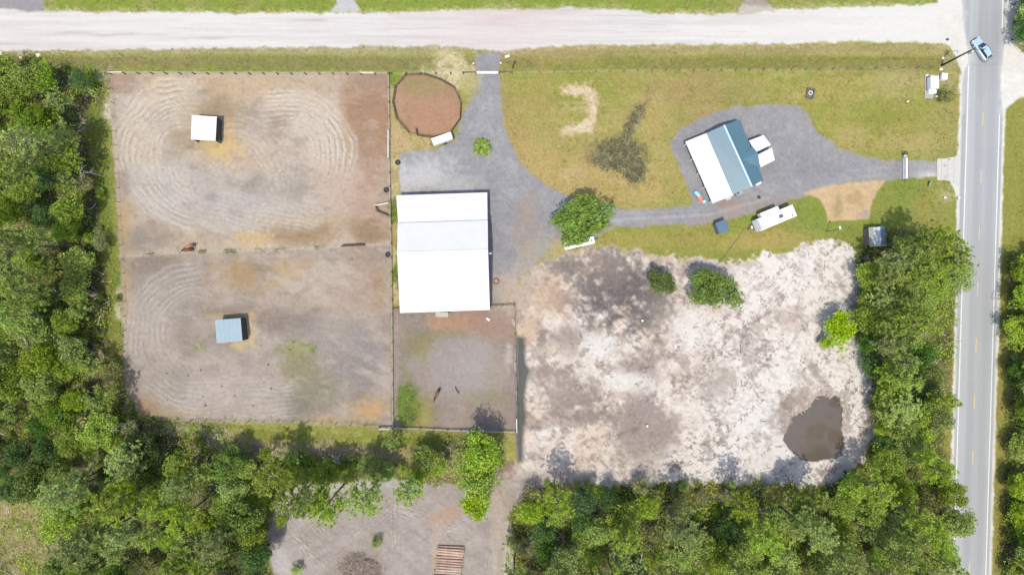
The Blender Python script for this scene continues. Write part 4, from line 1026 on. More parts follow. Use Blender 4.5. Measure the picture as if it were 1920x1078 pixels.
for s in (-1, 1):
    MB().beam((.93, s * .70, 1.0), (.26, s * .60, 1.47), .08, .06).build("windscreen_pillar", paint, car)
    MB().beam((-1.72, s * .57, 1.42), (-2.1, s * .6, 1.04), .12, .06).build("rear_pillar", paint, car)
    MB().beam((.1, s * .60, 1.56), (-1.5, s * .60, 1.53), .04, .05).build("roof_rail", blackp, car)
    MB().box((2.12, s * .6, .72), (.22, .36, .14)).build("headlight", mat("lamp_clear", (.6, .6, .6, 1), .15), car)
    MB().box((-2.2, s * .62, .8), (.1, .26, .3)).build("tail_light", mat("lamp_red", (.3, .02, .02, 1), .2), car)
    MB().box((.72, s * 1.0, 1.02), (.14, .2, .14)).build("side_mirror", paint, car, bevel=.02)
    for x in (1.38, -1.36): wheel(car, x, s * .80, .34, .22)
MB().box((-2.27, 0, .5), (.12, 1.6, .22)).build("rear_bumper", blackp, car, bevel=.03)
MB().box((2.27, 0, .48), (.08, 1.2, .2)).build("grille", blackp, car, bevel=.03)

# ------------------------------------------------------------------ fences, pens and gates
post_m = mat("fence_post_wood", (.09, .075, .06, 1), .85); rail_m = mat("weathered_rail", (.27, .245, .205, 1), .8, noise=.15, nscale=1); rail_lt = mat("pale_rail", (.36, .345, .31, 1), .8, noise=.1, nscale=1)
wire_m = mat("galvanised_wire", (.25, .25, .25, 1), .5, metal=.6); brown_pipe = mat("brown_pipe", (.055, .035, .028, 1), .55, metal=.2); green_steel = mat("steel_tpost", (.05, .06, .05, 1), .7); white_pipe = mat("white_pipe", (.65, .65, .66, 1), .5)
POST = {}
def fence(name, label, pts, step=26.5, style="board", z=1.15, rm=None, light=(), group=None, psize=.14):
    w = [W(x, y, z) for x, y in pts]
    seg_l = [(w[i + 1] - w[i]).xy.length for i in range(len(w) - 1)]
    total = sum(seg_l); n = max(1, round(total / (step * .1)))
    def at(s):
        for i, l in enumerate(seg_l):
            if s <= l + 1e-6: return w[i].lerp(w[i + 1], s / l)
            s -= l
        return w[-1].copy()
    P_ = [at(total * i / n) for i in range(n + 1)]
    root = thing(name, label, "fence", (P_[0].x, P_[0].y, 0), group=group)
    key = (psize, z)
    if key not in POST: POST[key] = MB().box((0, 0, (z + .12) / 2 - .1), (psize, psize, z + .32)).mesh("post", post_m if style != "wire" else green_steel)
    for p in P_: put("post", POST[key], root, (p.x - P_[0].x, p.y - P_[0].y, 0))
    if style == "board":
        for i in range(n):
            a, b = P_[i] - P_[0], P_[i + 1] - P_[0]
            m_ = rail_lt if any(lo_ <= i < hi_ for lo_, hi_ in light) else (rm or rail_m)
            d = (b - a).normalized(); nn = Vector((-d.y, d.x, 0)) * (psize / 2 + .022)
            for zz_ in (z, z * .66, z * .32):
                MB().beam((a.x + nn.x, a.y + nn.y, zz_), (b.x + nn.x, b.y + nn.y, zz_), .04, .14).build("rail", m_, root)
            if m_ is rail_lt: MB().beam((a.x, a.y, z + .225), (b.x, b.y, z + .225), .16, .03).build("cap_rail", m_, root)
    else:
        for zz_ in (z, z * .62, z * .28):
            mb = MB().tube([(p.x - P_[0].x, p.y - P_[0].y, zz_) for p in P_], .006, 5)
            mb.build("wire", wire_m, root)
    return root
fence("board_fence", "weathered board fence along the top of the upper horse paddock", [(203, 136.5), (222, 136), (728, 137)], light=((0, 1), (18, 19)))
fence("board_fence", "long board fence between the horse paddocks and the barn yard", [(726.5, 137), (728, 240), (728, 300), (731.5, 457), (733, 560), (735, 803)], light=((4, 6),))
fence("wire_fence", "thin wire fence along the woods on the left of the horse paddocks", [(203, 137), (211, 250), (214, 300), (219, 400), (225, 482), (229, 570), (233, 700)], style="wire", psize=.07)
fence("wire_fence", "thin wire fence along the bottom of the lower horse paddock", [(300, 786), (350, 790), (430, 790), (560, 792), (640, 797), (710, 801)], style="wire", psize=.09)
fence("wire_fence", "wire fence with weeds under it between the two horse paddocks", [(225, 482), (350, 472), (500, 469), (640, 462)], style="wire", z=1.0, psize=.06, step=70)
fence("board_fence", "short pale board fence stub at the lower corner of the horse paddock", [(710, 804.5), (735, 804)], step=13, light=((0, 9),))
fence("board_fence", "board fence along the bottom of the small corral behind the barn", [(735, 804.5), (790, 806), (850, 809), (967, 812)])
fence("board_fence", "dark board fence on the right of the small corral beside the ditch", [(964, 573), (965.5, 640), (968, 730), (969, 811)], rm=mat("grey_rail", (.22, .2, .18, 1), .85), light=((8, 9),))
fence("board_fence", "dark board fence from the barn corner to the corral corner", [(920, 574.5), (950, 573.5), (964, 572.5)], step=22, rm=post_m)
fence("board_fence", "two short dark boards closing the gap left of the barn", [(736, 580), (750, 579.5)], step=14, rm=post_m)
fence("wire_fence", "post and wire fence along the ditch above the round pen", [(733, 136.5), (870, 136), (868, 135.5)], style="wire", psize=.16)
fence("board_fence", "short board fence on the left of the white driveway gate", [(868, 135.5), (892, 135)], step=24, rm=post_m)
fence("board_fence", "short board fence on the right of the white driveway gate", [(935, 134.8), (960, 134.6)], step=25, rm=post_m)
fence("wire_fence", "long post and wire fence between the lawn and the roadside ditch", [(960, 134.6), (988, 135), (1180, 131), (1440, 129), (1600, 127), (1750, 124)], style="wire", psize=.09, z=1.0)
fence("wire_fence", "few fence posts left beside the woods above the upper paddock corner", [(196, 137), (199, 165)], style="wire", step=14, psize=.1)

def pipe_gate(name, label, a, b, z=1.25, m=white_pipe, rails=5, r=.035, group=None):
    pa, pb = W(a[0], a[1], z), W(b[0], b[1], z)
    t = thing(name, label, "gate", (pa.x, pa.y, 0), group=group)
    d = Vector((pb.x - pa.x, pb.y - pa.y, 0)); L_ = d.length; d.normalize()
    t.rotation_euler = (0, 0, math.atan2(d.y, d.x))
    MB().tube([(0, 0, .2), (0, 0, z)], r, 8).tube([(L_, 0, .2), (L_, 0, z)], r, 8).tube([(L_ / 2, 0, .2), (L_ / 2, 0, z)], r * .8, 8).build("frame", m, t)
    for k in range(rails):
        MB().tube([(0, 0, .22 + (z - .22) * k / (rails - 1)), (L_, 0, .22 + (z - .22) * k / (rails - 1))], r * (1.5 if k == rails - 1 else .8), 8).build("rail", m, t)
    for x in (-.1, L_ + .1): MB().box((x, 0, z / 2), (.14, .14, z + .3)).build("post", post_m, t)
    return t, L_
pipe_gate("driveway_gate", "white tube gate closed across the gravel drive at the dirt road", (893.5, 134.8), (934, 134.8), r=.04)
g2, L2 = pipe_gate("driveway_gate", "white tube gate across the drive near the asphalt road with a round opener", (1700, 335), (1700, 296), r=.09)
MB().box((L2 + .35, 0, .5), (.6, .5, 1.0)).build("opener_box", mat("box_grey", (.3, .34, .34, 1), .5), g2, bevel=.04)
MB().torus((L2 + .9, 0, 1.05), .28, .09).build("opener_wheel", mat("opener_black", (.02, .02, .02, 1), .5), g2)
MB().tube([(L2 + .9, 0, -.1), (L2 + .9, 0, 1.05)], .08).build("opener_post", steel, g2)
pipe_gate("paddock_gate", "dark pipe gate closed in the fence between the two paddocks", (640, 461.5), (680, 459.5), m=brown_pipe, r=.08, z=1.2)

rp_px = [(759.5, 138), (796, 137), (824, 146.5), (849.5, 160.5), (864, 191), (862, 222), (843, 248), (812, 256), (781, 252)]
rp_px2 = [(765, 247), (743, 222), (735.5, 191), (740.5, 160), (759.5, 138)]
zp = 1.5
pw = [W(x, y, zp) for x, y in rp_px]; pw2 = [W(x, y, zp) for x, y in rp_px2]
pc = W(800, 196, zp)
rpen = thing("round_pen", "twelve sided brown pipe round pen beside the gravel drive", "round pen", (pc.x, pc.y, 0))
def panel(a, b, name="panel"):
    a = a - rpen.location; b = b - rpen.location
    mb = MB()
    for k in range(6):
        zz_ = .15 + (zp - .15) * k / 5
        mb.tube([(a.x, a.y, zz_), (b.x, b.y, zz_)], .036 if k == 5 else .02, 6)
    for t_ in (.01, .33, .66, .99):
        p = a.lerp(b, t_); mb.tube([(p.x, p.y, 0), (p.x, p.y, zp)], .022, 6)
    return mb.build(name, brown_pipe, rpen)
for lst in (pw, pw2):
    for i in range(len(lst) - 1): panel(lst[i], lst[i + 1])
panel(W(781, 252, zp), W(779, 238.5, zp), "gate")
la, lb = W(765, 247, .1) - rpen.location, W(781, 251, .1) - rpen.location
MB().tube([(la.x, la.y, .05), (lb.x, lb.y, .05)], .04, 6).build("sill_bar", brown_pipe, rpen)
cpn = thing("catch_pen", "small three sided board pen against the paddock fence beside the barn", "pen", W(716, 394, 0))
for a, b, m_ in (((702.5, 385.5), (729, 380), rail_lt), ((703, 385), (706.5, 396.5), post_m), ((706.5, 396.5), (730, 406), post_m)):
    a_, b_ = W(a[0], a[1], 1.1) - cpn.location, W(b[0], b[1], 1.1) - cpn.location
    for zz_ in (1.1, .7, .35): MB().beam((a_.x, a_.y, zz_), (b_.x, b_.y, zz_), .09 if zz_ < 1 else .2, .14).build("rail", m_, cpn)
for x, y in ((703, 385), (706.5, 396.5), (729, 380), (730, 406)):
    p = W(x, y, 1.1) - cpn.location; MB().box((p.x, p.y, .55), (.15, .15, 1.3)).build("post", rail_lt if y < 390 and x < 705 else post_m, cpn)

# ------------------------------------------------------------------ poles and wires
pole_m = mat("pole_wood", (.045, .04, .03, 1), .85, noise=.2, nscale=3)
up = thing("utility_pole", "tall dark wooden utility pole with a crossarm beside the asphalt road junction", "utility pole", W(1766, 123, 0))
hp = 9.2
MB().tube([(0, 0, -.3), (0, 0, hp)], [.19, .13], 12).build("pole", pole_m, up, smooth=True)
MB().box((1.0, 0, hp - .55), (2.4, .10, .12)).build("crossarm", pole_m, up)
for x in (-.1, 1.0, 2.1): MB().tube([(x, 0, hp - .5), (x, 0, hp - .2)], [.06, .04], 8).build("insulator", mat("insulator_grey", (.3, .3, .3, 1), .3), up)
MB().tube([(.36, -.1, hp - 2.2), (.36, -.1, hp - 1.2)], .24, 12).build("transformer", mat("transformer_grey", (.28, .3, .3, 1), .5), up)
MB().tube([(2.1, 0, hp - 1.6), (2.1, 0, hp - .9)], .09, 8).build("switch", steel, up)
for i, (x, sag) in enumerate(((-.1, .25), (1.0, .3), (2.1, .2))):
    p0 = up.location
    wr = MB()
    for (ya, yb) in ((p0.y - 45, p0.y), (p0.y, p0.y + 45)):
        pts = [(p0.x + x + (ya + (yb - ya) * k / 12 - p0.y) * .03, ya + (yb - ya) * k / 12, hp - .2 - 4 * sag * (k / 12) * (1 - k / 12)) for k in range(13)]
        if ya < p0.y and i != 2: continue
        wr.tube(pts, .007, 5)
    tag(wr.build("power_line", steel), ["power line on the road side of the tall wooden pole, nearest the lawn", "middle power line on the tall wooden pole", "power line on the outer crossarm end running over the asphalt road"][i], "power line", "power lines on the tall pole")
lamp = thing("lamp_post", "slim dark lamp post with a white head on the lawn below the sandy patch", "lamp post", W(1549.5, 434, 0))
MB().tube([(0, 0, -.1), (0, 0, 5.0)], [.07, .05], 8).build("pole", steel, lamp)
MB().tube([(0, 0, 4.98), (.15, .1, 5.1), (.3, .15, 5.12)], [.05, .05, .05], 8).build("arm", steel, lamp)
MB().box((.1, .25, 5.1), (.28, .5, .14), rz=.3).build("lamp_head", trim_w, lamp, bevel=.03)
up2 = thing("utility_pole", "grey leaning-out pole on the verge right of the asphalt road", "utility pole", W(1891.5, 494, 0))
MB().tube([(0, 0, -.2), (0, 0, 7.5)], [.16, .11], 10).build("pole", mat("pole_grey", (.16, .17, .16, 1), .8), up2)
MB().box((0, 0, 7.1), (1.6, .1, .12)).build("crossarm", pole_m, up2)
cb = MB().tube([W(1345, 497, .4), W(1362, 476, .25), W(1380, 452, .3), W(1398, 428, .7)], .035, 6)
tag(cb.build("power_cable", mat("cable_dark", (.10, .10, .11, 1), .7)), "thin dark cable strung from the white caravan to the round bush in the sand", "cable")

# ------------------------------------------------------------------ small things
cab_ = thing("utility_cabinet", "white flat topped utility cabinet on a concrete pad near the tall pole", "cabinet", W(1742, 163, 0))
MB().box((0, 0, .03), (1.8, 4.5, .2)).build("pad", mat("pad_grey", alb(196, 192, 180), .9, noise=.1), cab_)
MB().box((.25, .45, .75), (1.5, 2.3, 1.3)).build("case", rvw, cab_, bevel=.06)
MB().box((.25, .45, 1.41), (1.3, 2.0, .04)).build("lid", trim_w, cab_)
MB().box((.15, -1.15, .5), (1.4, .7, .8)).build("lower_box", rvw, cab_, bevel=.05)
for s in (-1,): MB().tube([(-.62, -.75, .2), (-.62, 1.7, .2), (.1, 1.95, .2)], .06, 8).build("pipe", steel, cab_)
c2_ = thing("transformer_box", "small white square box on a pad between the cabinet and the pole", "electrical box", W(1764.5, 146, 0), -.1)
MB().box((0, 0, .03), (1.5, 1.3, .16)).build("pad", mat("pad_grey2", alb(200, 198, 190), .9), c2_)
MB().box((.12, 0, .5), (1.05, 1.15, .9)).build("case", rvw, c2_, bevel=.05)
MB().box((-.48, 0, .35), (.15, 1.0, .6)).build("door", mat("box_lilac", alb(190, 190, 205), .5), c2_)
fp = thing("fire_pit", "low dark square box with a round pale ring on the lawn above the drive", "fire pit", W(1518.5, 175.5, 0), -.2)
fpm = mat("pit_grey", (.07, .07, .06, 1), .85, noise=.25, nscale=3)
for (x, y, lx, ly) in ((-.62, 0, .25, 1.9), (.62, 0, .25, 1.9), (0, .82, 1.0, .25), (0, -.82, 1.0, .25)): MB().box((x, y, .2), (lx, ly, .42)).build("side", fpm, fp, bevel=.03)
MB().box((0, 0, .06), (1.0, 1.4, .1)).build("base", mat("pit_dark", (.09, .085, .07, 1), .9), fp)
MB().torus((0, 0, .3), .33, .09).build("ring", mat("ring_pale", (.42, .4, .36, 1), .6), fp)
sw = thing("toy_slide", "blue and orange toy slide on the gravel left of the house", "toy slide", W(1308.5, 370, 0), math.radians(-58))
tblue = mat("toy_blue", (.03, .30, .42, 1), .35); torange = mat("toy_orange", (.62, .13, .07, 1), .4)
MB().slab([(-1.15, -.3, .3), (-.1, -.3, 1.0), (-.1, .3, 1.0), (-1.15, .3, .3)], .08).build("chute", mat("toy_sky", (.25, .55, .65, 1), .35), sw)
for s in (-1, 1): MB().beam((-1.15, s * .33, .38), (-.1, s * .33, 1.08), .08, .2).build("chute_side", tblue, sw)
MB().box((.2, 0, .95), (.6, .7, .1)).build("platform", torange, sw, bevel=.02)
for x, y in ((.45, .3), (.45, -.3), (-.05, .3), (-.05, -.3)): MB().box((x, y, .47), (.1, .1, .95)).build("leg", torange, sw)
for k in range(3): MB().box((.62 + k * .2, 0, .72 - k * .26), (.12, .62, .07)).build("step", torange, sw)
MB().box((.95, .3, .15), (.5, .12, .3)).build("foot_rail", mat("toy_salmon", (.65, .28, .2, 1), .4), sw)
pl = thing("paddling_pool", "small round blue paddling pool beside the toy slide", "paddling pool", W(1320.5, 378.5, 0))
MB().torus((0, 0, .12), .32, .1, flat=1.2).build("rim", tblue, pl, smooth=True)
MB().tube([(0, 0, 0), (0, 0, .1)], .3, 18).build("water", mat("pool_water", (.30, .52, .58, 1), .1), pl)
def tyre(px, py, label):
    t = thing("old_tyre", label, "tyre", W(px, py, 0), group="old tyres by the paddock fence")
    MB().torus((0, 0, .16), .36, .15, flat=1.0).build("tread", tyre_m, t, smooth=True)
    MB().tube([(0, 0, .02), (0, 0, .05)], .22, 14).build("soil", mat("tyre_soil", alb(120, 104, 92), .95), t)
tyre(746, 305, "old dark tyre lying on dry grass at the corner of the gravel yard"); tyre(724.5, 356.5, "old dark tyre lying in the upper paddock above the small catch pen"); tyre(727.5, 477.5, "old dark tyre lying in the lower paddock corner beside the barn")
t = thing("fire_ring", "round brown metal ring lying on the gravel right of the barn", "fire ring", W(930.5, 527.5, 0))
MB().torus((0, 0, .2), .5, .1, flat=2.0).build("rim", mat("rust", (.16, .07, .04, 1), .8), t, smooth=True); MB().tube([(0, 0, 0), (0, 0, .06)], .45, 14).build("ash", mat("ash_pink", alb(206, 176, 158), .95), t)
def marker(name, px, py, label, cat, h=.5, r=.16, group=None, m=None):
    t = thing(name, label, cat, W(px, py, 0), group=group)
    MB().tube([(0, 0, -.05), (0, 0, h * .75), (0, 0, h)], [r, r, r * .6], 12).build("post", m or white_pipe, t, smooth=True)
    MB().tube([(0, 0, -.05), (0, 0, .06)], r * 1.5, 12).build("collar", post_m, t)
marker("drive_marker", 888, 120.5, "white painted marker on the left edge of the gate drive", "marker", group="white markers at the gate drive"); marker("drive_marker", 939, 119.5, "white painted marker on the right edge of the gate drive", "marker", group="white markers at the gate drive")
marker("lawn_marker", 1699, 192, "pale marker post alone on the lawn left of the cabinet", "marker", .7, .16, m=mat("marker_cream", (.6, .58, .4, 1), .6))
marker("standing_pipe", 1204, 601, "white pipe end standing in the dark grey ash patch", "pipe", .5, .2, group="white pipes in the sand"); marker("standing_pipe", 1213, 797.5, "white pipe end standing in the middle of the brown round patch", "pipe", .5, .2, group="white pipes in the sand"); marker("standing_pipe", 1036.5, 671, "white pipe end standing in the sand right of the ditch", "pipe", .4, .14, group="white pipes in the sand")
marker("culvert_post", 1770, 371, "pale culvert post on bare soil below the concrete apron, farther from the road", "post", .5, .2, group="culvert posts by the apron"); marker("culvert_post", 1796, 371.5, "pale culvert post on bare soil at the edge of the asphalt road", "post", .5, .2, group="culvert posts by the apron")
mb_ = thing("mailbox", "white mailbox on a dark post right of the gate drive beside the dirt road", "mailbox", W(951, 110, 0), .3)
MB().box((0, 0, .5), (.12, .12, 1.1)).build("post", post_m, mb_); MB().loft([[(x, .22 * math.cos(a), 1.15 + .2 * max(-.4, math.sin(a))) for a in [i * math.pi / 6 - math.pi / 6 for i in range(9)]] for x in (-.4, .4)]).build("box", white_pipe, mb_); MB().box((.1, .25, 1.3), (.05, .03, .25)).build("flag", mat("flag_red", (.4, .03, .03, 1), .5), mb_)
sg = thing("dark_board", "dark narrow board on posts right of the mailbox", "sign", W(964, 124, 0), 1.2)
for s in (-1, 1): MB().box((s * .5, 0, .6), (.1, .1, 1.4)).build("post", post_m, sg)
MB().box((0, .08, .95), (1.5, .06, .8)).build("board", mat("board_green", (.02, .03, .015, 1), .6), sg)  # plain dark board on two posts
sg = thing("notice_sign", "small white and teal sign leaning on the grass below the apron", "sign", W(1741, 345, 0), 1.0)
MB().box((0, 0, .55), (.8, .05, .6), rx=-.7).build("board", mat("sign_teal", (.16, .30, .30, 1), .4), sg); MB().box((-.25, -.04, .5), (.18, .05, .6), rx=-.7).build("stripe", white_pipe, sg)
for s in (-1, 1): MB().box((s * .35, .05, .2), (.06, .06, .6)).build("leg", steel, sg)
cn_ = thing("traffic_cone", "small dark cone standing on the gravel below the house", "cone", W(1423, 370, 0))
MB().box((0, 0, .02), (.6, .6, .06)).build("base", blackp, cn_); MB().tube([(0, 0, .04), (0, 0, .8)], [.24, .05], 12).build("cone", mat("cone_dark", (.08, .07, .07, 1), .6), cn_)
cs = thing("white_container", "white bin lying in the corral below the barn corner", "bin", W(915, 598, 0), -.7)
MB().tube([(-.35, 0, .2), (.35, 0, .2)], [.2, .24], 12).build("drum", white_pipe, cs, smooth=True); MB().torus((0, 0, .2), .1, .03).build("handle", steel, cs)
for i, (x, y, r_, lab) in enumerate(((1738, 141.5, .25, "pale stone by the top of the white cabinet"), (1764, 130.5, .38, "pale flat stone at the foot of the tall wooden pole"), (1768, 110, .34, "pale stone just above the foot of the tall wooden pole"), (1755, 181, .3, "pale stone at the lower corner of the cabinet pad"), (1776, 75, .3, "dark lump standing in for a pole-top shadow on the dirt road edge"), (3, 101, .42, "white block at the left picture edge just below the dirt road"), (40, 109, .3, "white stone by the dirt road edge in front of the corner trees"), (72, 104, .5, "pale flat stone by the dirt road, right of the corner trees"))):
    b_ = MB(); rr = random.Random(i)
    b_.loft([[(r_ * k * math.cos(a) * (1 + .2 * rr.uniform(-1, 1)), r_ * k * .8 * math.sin(a) * (1 + .2 * rr.uniform(-1, 1)), z_) for a in [j * math.pi / 4 for j in range(8)]] for k, z_ in ((.9, -.05), (1, .12), (.75, .25), (.3, .3))])
    o = b_.build("stone", mat("pole_shadow_dark", (.06, .06, .06, 1), .9) if i == 4 else mat("stone_pale", (.42, .4, .33, 1), .9)); o.location = W(x, y, 0); tag(o, lab, "stone", "stones near the tall pole" if i < 5 else "white stones at the top left corner")  # the dark one stands in for the shadow of the pole's fittings

# ------------------------------------------------------------------ log stack and brush pile
bark = [mat("bark_%s" % n_, c, .9, noise=.25, nscale=2.5, bump=.4) for n_, c in (("red", (.235, .15, .11, 1)), ("tan", (.29, .20, .14, 1)), ("grey", (.22, .17, .14, 1)))]
cutm = mat("cut_wood", (.50, .36, .22, 1), .9)
rr = random.Random(3)
nlog = [0, 0]
ORDL = "first second third fourth fifth sixth seventh eighth ninth tenth eleventh twelfth thirteenth fourteenth fifteenth sixteenth seventeenth eighteenth nineteenth twentieth".split() + ["twenty-%s" % q for q in "first second third fourth fifth sixth seventh eighth ninth".split()]
for layer in range(2):
    y = 1024.0 + layer * 3
    while y < 1112:
        r_ = rr.uniform(.21, .29)
        cx = 846 - (y - 1024) * .12 + rr.uniform(-1.0, 1.0); Ln = rr.uniform(4.7, 5.2)
        zc = r_ * .96 + (0 if layer == 0 else .40)
        p = W(cx, y, 0)
        nm = ["lowest", "upper"][layer]
        o = MB().tube([(-Ln / 2, 0, 0), (-Ln / 4, rr.uniform(-.05, .05), 0), (Ln / 4, rr.uniform(-.05, .05), 0), (Ln / 2, 0, 0)], [r_ * .9, r_ * .95, r_ * 1.0, r_ * 1.05], 12, cap=False).build("log", bark[rr.randrange(3)], None, smooth=True)
        o.location = (p.x, p.y, zc); o.rotation_euler = (0, 0, math.radians(-3.2 + rr.uniform(-1.6, 1.6)))
        nlog[layer] += 1
        tag(o, "bark covered log in the stack's %s layer, %s from its upper end" % (["bottom", "top"][layer], ORDL[nlog[layer] - 1]), "log", "logs in the %s layer of the stack" % ["bottom", "top"][layer])
        for s in (-1, 1): MB().tube([(s * (Ln / 2 - .02), 0, 0), (s * (Ln / 2 + .004), 0, 0)], r_ * (.9 if s < 0 else 1.05) * .985, 12).build("cut_end", cutm, o)
        y += (r_ * 2 + (.01 if layer == 0 else rr.uniform(-.02, .05))) * 10
bp = MB(); rr = random.Random(11)
for k in range(1700):
    a = rr.uniform(0, 6.283); q = rr.random() ** .55 * 3.9 * (1 + .16 * math.sin(3 * a + 1) + .10 * math.sin(5 * a))
    x, y = q * math.cos(a), q * math.sin(a) * .95; zt_ = 1.7 * (1 - (q / 4.1) ** 2) * rr.random() ** .5
    d = rr.uniform(0, 6.283) if rr.random() < .5 else a + rr.uniform(-.6, .6); l = rr.uniform(.4, 1.5); dz = rr.uniform(-.35, .25)
    r_ = rr.uniform(.015, .05)
    bp.tube([(x - l / 2 * math.cos(d), y - l / 2 * math.sin(d), max(.02, zt_ - dz * l / 2)), (x + rr.uniform(-.08, .08), y + rr.uniform(-.08, .08), max(.03, zt_ + .05)), (x + l / 2 * math.cos(d), y + l / 2 * math.sin(d), max(.02, zt_ + dz * l / 2))], [r_, r_ * .9, r_ * .6], 4, cap=False)
o = bp.build("brush_pile", mat("brush_brown", (.26, .205, .165, 1), .9, noise=.3, nscale=1.2)); o.location = W(674, 1074, 0)
tag(o, "tangled heap of cut brown branches on the bare lot left of the log stack", "brush pile")

# ------------------------------------------------------------------ horses
def horse(name, label, px, py, head, coat, mane, s=1.0, graze=True, bend=.2):
    t = thing(name, label, "horse", W(px, py, 0), head)
    J = [((-.72, 0, 1.22), .24), ((-.45, 0, 1.2), .29), ((0, 0, 1.14), .30), ((.42, 0, 1.2), .27), ((.72, .0, 1.25), .20)]
    J += ([((1.0, bend * .3, 1.05), .14), ((1.22, bend * .7, .72), .115), ((1.34, bend, .45), .12), ((1.52, bend * 1.1, .16), .075)] if graze else [((.95, bend * .3, 1.5), .15), ((1.15, bend * .7, 1.75), .12), ((1.32, bend, 1.72), .12), ((1.62, bend * 1.1, 1.5), .075)])
    V = [j[0] for j in J]; R_ = [j[1] for j in J]; E_ = [(i, i + 1) for i in range(len(J) - 1)]
    def leg(root, pts):
        k = root
        for p, r_ in pts:
            V.append(p); R_.append(r_); E_.append((k, len(V) - 1)); k = len(V) - 1
    for sgn in (-1, 1):
        leg(0, [((-.72, sgn * .17, .95), .17), ((-.62, sgn * .19, .72), .11), ((-.84, sgn * .19, .5), .07), ((-.78, sgn * .19, .12), .05), ((-.72, sgn * .19, .03), .07)])
        leg(3, [((.52, sgn * .16, .9), .12), ((.55, sgn * .17, .55), .07), ((.54, sgn * .17, .12), .045), ((.58, sgn * .17, .03), .065)])
        hd = J[-2][0]
        leg(len(J) - 2, [((hd[0] - .06, hd[1] + sgn * .07, hd[2] + .16), .03)])
    me = bpy.data.meshes.new("body"); me.from_pydata(V, E_, []); me.materials.append(coat)
    o = bpy.data.objects.new("body", me); COL.objects.link(o); o.parent = t
    m_ = o.modifiers.new("skin", 'SKIN'); m_.use_smooth_shade = True
    for i, sv_ in enumerate(me.skin_vertices[0].data):
        sv_.radius = (R_[i], R_[i]); sv_.use_root = (i == 2)
    o.modifiers.new("sub", 'SUBSURF').levels = 1; o.modifiers["sub"].render_levels = 2
    MB().tube([(-.93, 0, 1.3), (-1.1, .02, 1.1), (-1.12, .04, .7), (-1.05, .05, .45)], [.05, .09, .08, .02], 8).build("tail", mane, t, smooth=True)
    n0 = J[4][0]; n1 = J[5][0]; n2_ = J[6][0]
    MB().tube([(n0[0] - .1, n0[1], n0[2] + .17), (n1[0], n1[1] + .06, n1[2] + .16), (n2_[0], n2_[1] + .07, n2_[2] + .14)], [.05, .08, .05], 8).build("mane", mane, t, smooth=True)
    t.scale = (s, s, s)
    return t
bay = mat("coat_bay", (.21, .085, .038, 1), .5); darkbay = mat("coat_dark", (.085, .035, .022, 1), .5); black_h = mat("mane_black", (.02, .013, .012, 1), .6)
horse("horse", "light bay horse with a dark tail, the upper of two grazing by the paddock divider", 359, 462.5, math.radians(200), bay, black_h, 1.0)
horse("horse", "dark brown horse, the lower of two grazing by the paddock divider", 356, 469.5, math.radians(188), darkbay, black_h, .98, bend=-.2)
horse("horse", "dark brown horse walking alone in the small corral below the barn", 820.5, 737, math.radians(243), darkbay, black_h, 1.0, graze=False, bend=.1)
fb_ = MB().tube([(0, 0, .1), (.25, -.5, .15), (.6, -1.0, .1)], [.12, .1, .05], 6).tube([(.25, -.5, .15), (.7, -.6, .3)], [.06, .03], 6).tube([(0, 0, .1), (-.1, .35, .12)], [.1, .12], 6).build("fallen_branch", mat("branch_dark", (.05, .042, .038, 1), .9)); fb_.location = W(855, 728, 0)
tag(fb_, "dark crooked branch lying in the corral to the right of the lone horse", "branch")
# ------------------------------------------------------------------ trees and other plants
pine_leaf = leafmat("pine_needles", (.105, .155, .036, 1), (.26, .335, .066, 1), (.43, .49, .12, 1))
oak_leaf = leafmat("oak_leaves", (.10, .15, .033, 1), (.245, .325, .058, 1), (.41, .47, .10, 1))
lime_leaf = leafmat("lime_leaves", (.14, .24, .012, 1), (.27, .42, .02, 1), (.40, .54, .05, 1))
dark_leaf = leafmat("dark_leaves", (.035, .075, .022, 1), (.075, .14, .035, 1), (.14, .22, .05, 1))
olive_leaf = leafmat("olive_leaves", (.10, .11, .04, 1), (.21, .22, .075, 1), (.36, .34, .15, 1))
weed_leaf = leafmat("dead_weeds", (.06, .054, .034, 1), (.15, .135, .085, 1), (.33, .30, .19, 1))
deep_leaf = leafmat("deep_leaves", (.055, .09, .02, 1), (.14, .205, .038, 1), (.25, .32, .065, 1))
trunk_m = mat("pine_bark", (.10, .085, .075, 1), .9, noise=.3, nscale=2)
dead_m = mat("dead_wood", (.28, .26, .24, 1), .9, noise=.2, nscale=2)

def quads_mesh(name, V, m):
    """V: (n,4,3) array of leaf quads"""
    n = len(V)
    me = bpy.data.meshes.new(name)
    me.vertices.add(n * 4); me.loops.add(n * 4); me.polygons.add(n)
    me.vertices.foreach_set("co", V.astype(np.float32).ravel())
    me.loops.foreach_set("vertex_index", np.arange(n * 4, dtype=np.int32))
    me.polygons.foreach_set("loop_start", np.arange(0, n * 4, 4, dtype=np.int32))
    me.polygons.foreach_set("loop_total", np.full(n, 4, dtype=np.int32))
    me.update(calc_edges=True)
    me.materials.append(m)
    return me
def leaves(c, d, L, wd, R):
    """quads starting at c along unit d, length L, width wd, random roll"""
    n = len(c)
    r = R.normal(size=(n, 3)); r /= np.linalg.norm(r, axis=1)[:, None]
    s = np.cross(d, r); s /= np.linalg.norm(s, axis=1)[:, None] + 1e-9
    a = c; b = c + d * L[:, None]; m = c + d * (L * .55)[:, None]
    h = s * (wd / 2)[:, None]
    return np.stack([a, m - h, b, m + h], axis=1)
def unit(v): return v / (np.linalg.norm(v, axis=-1, keepdims=True) + 1e-9)

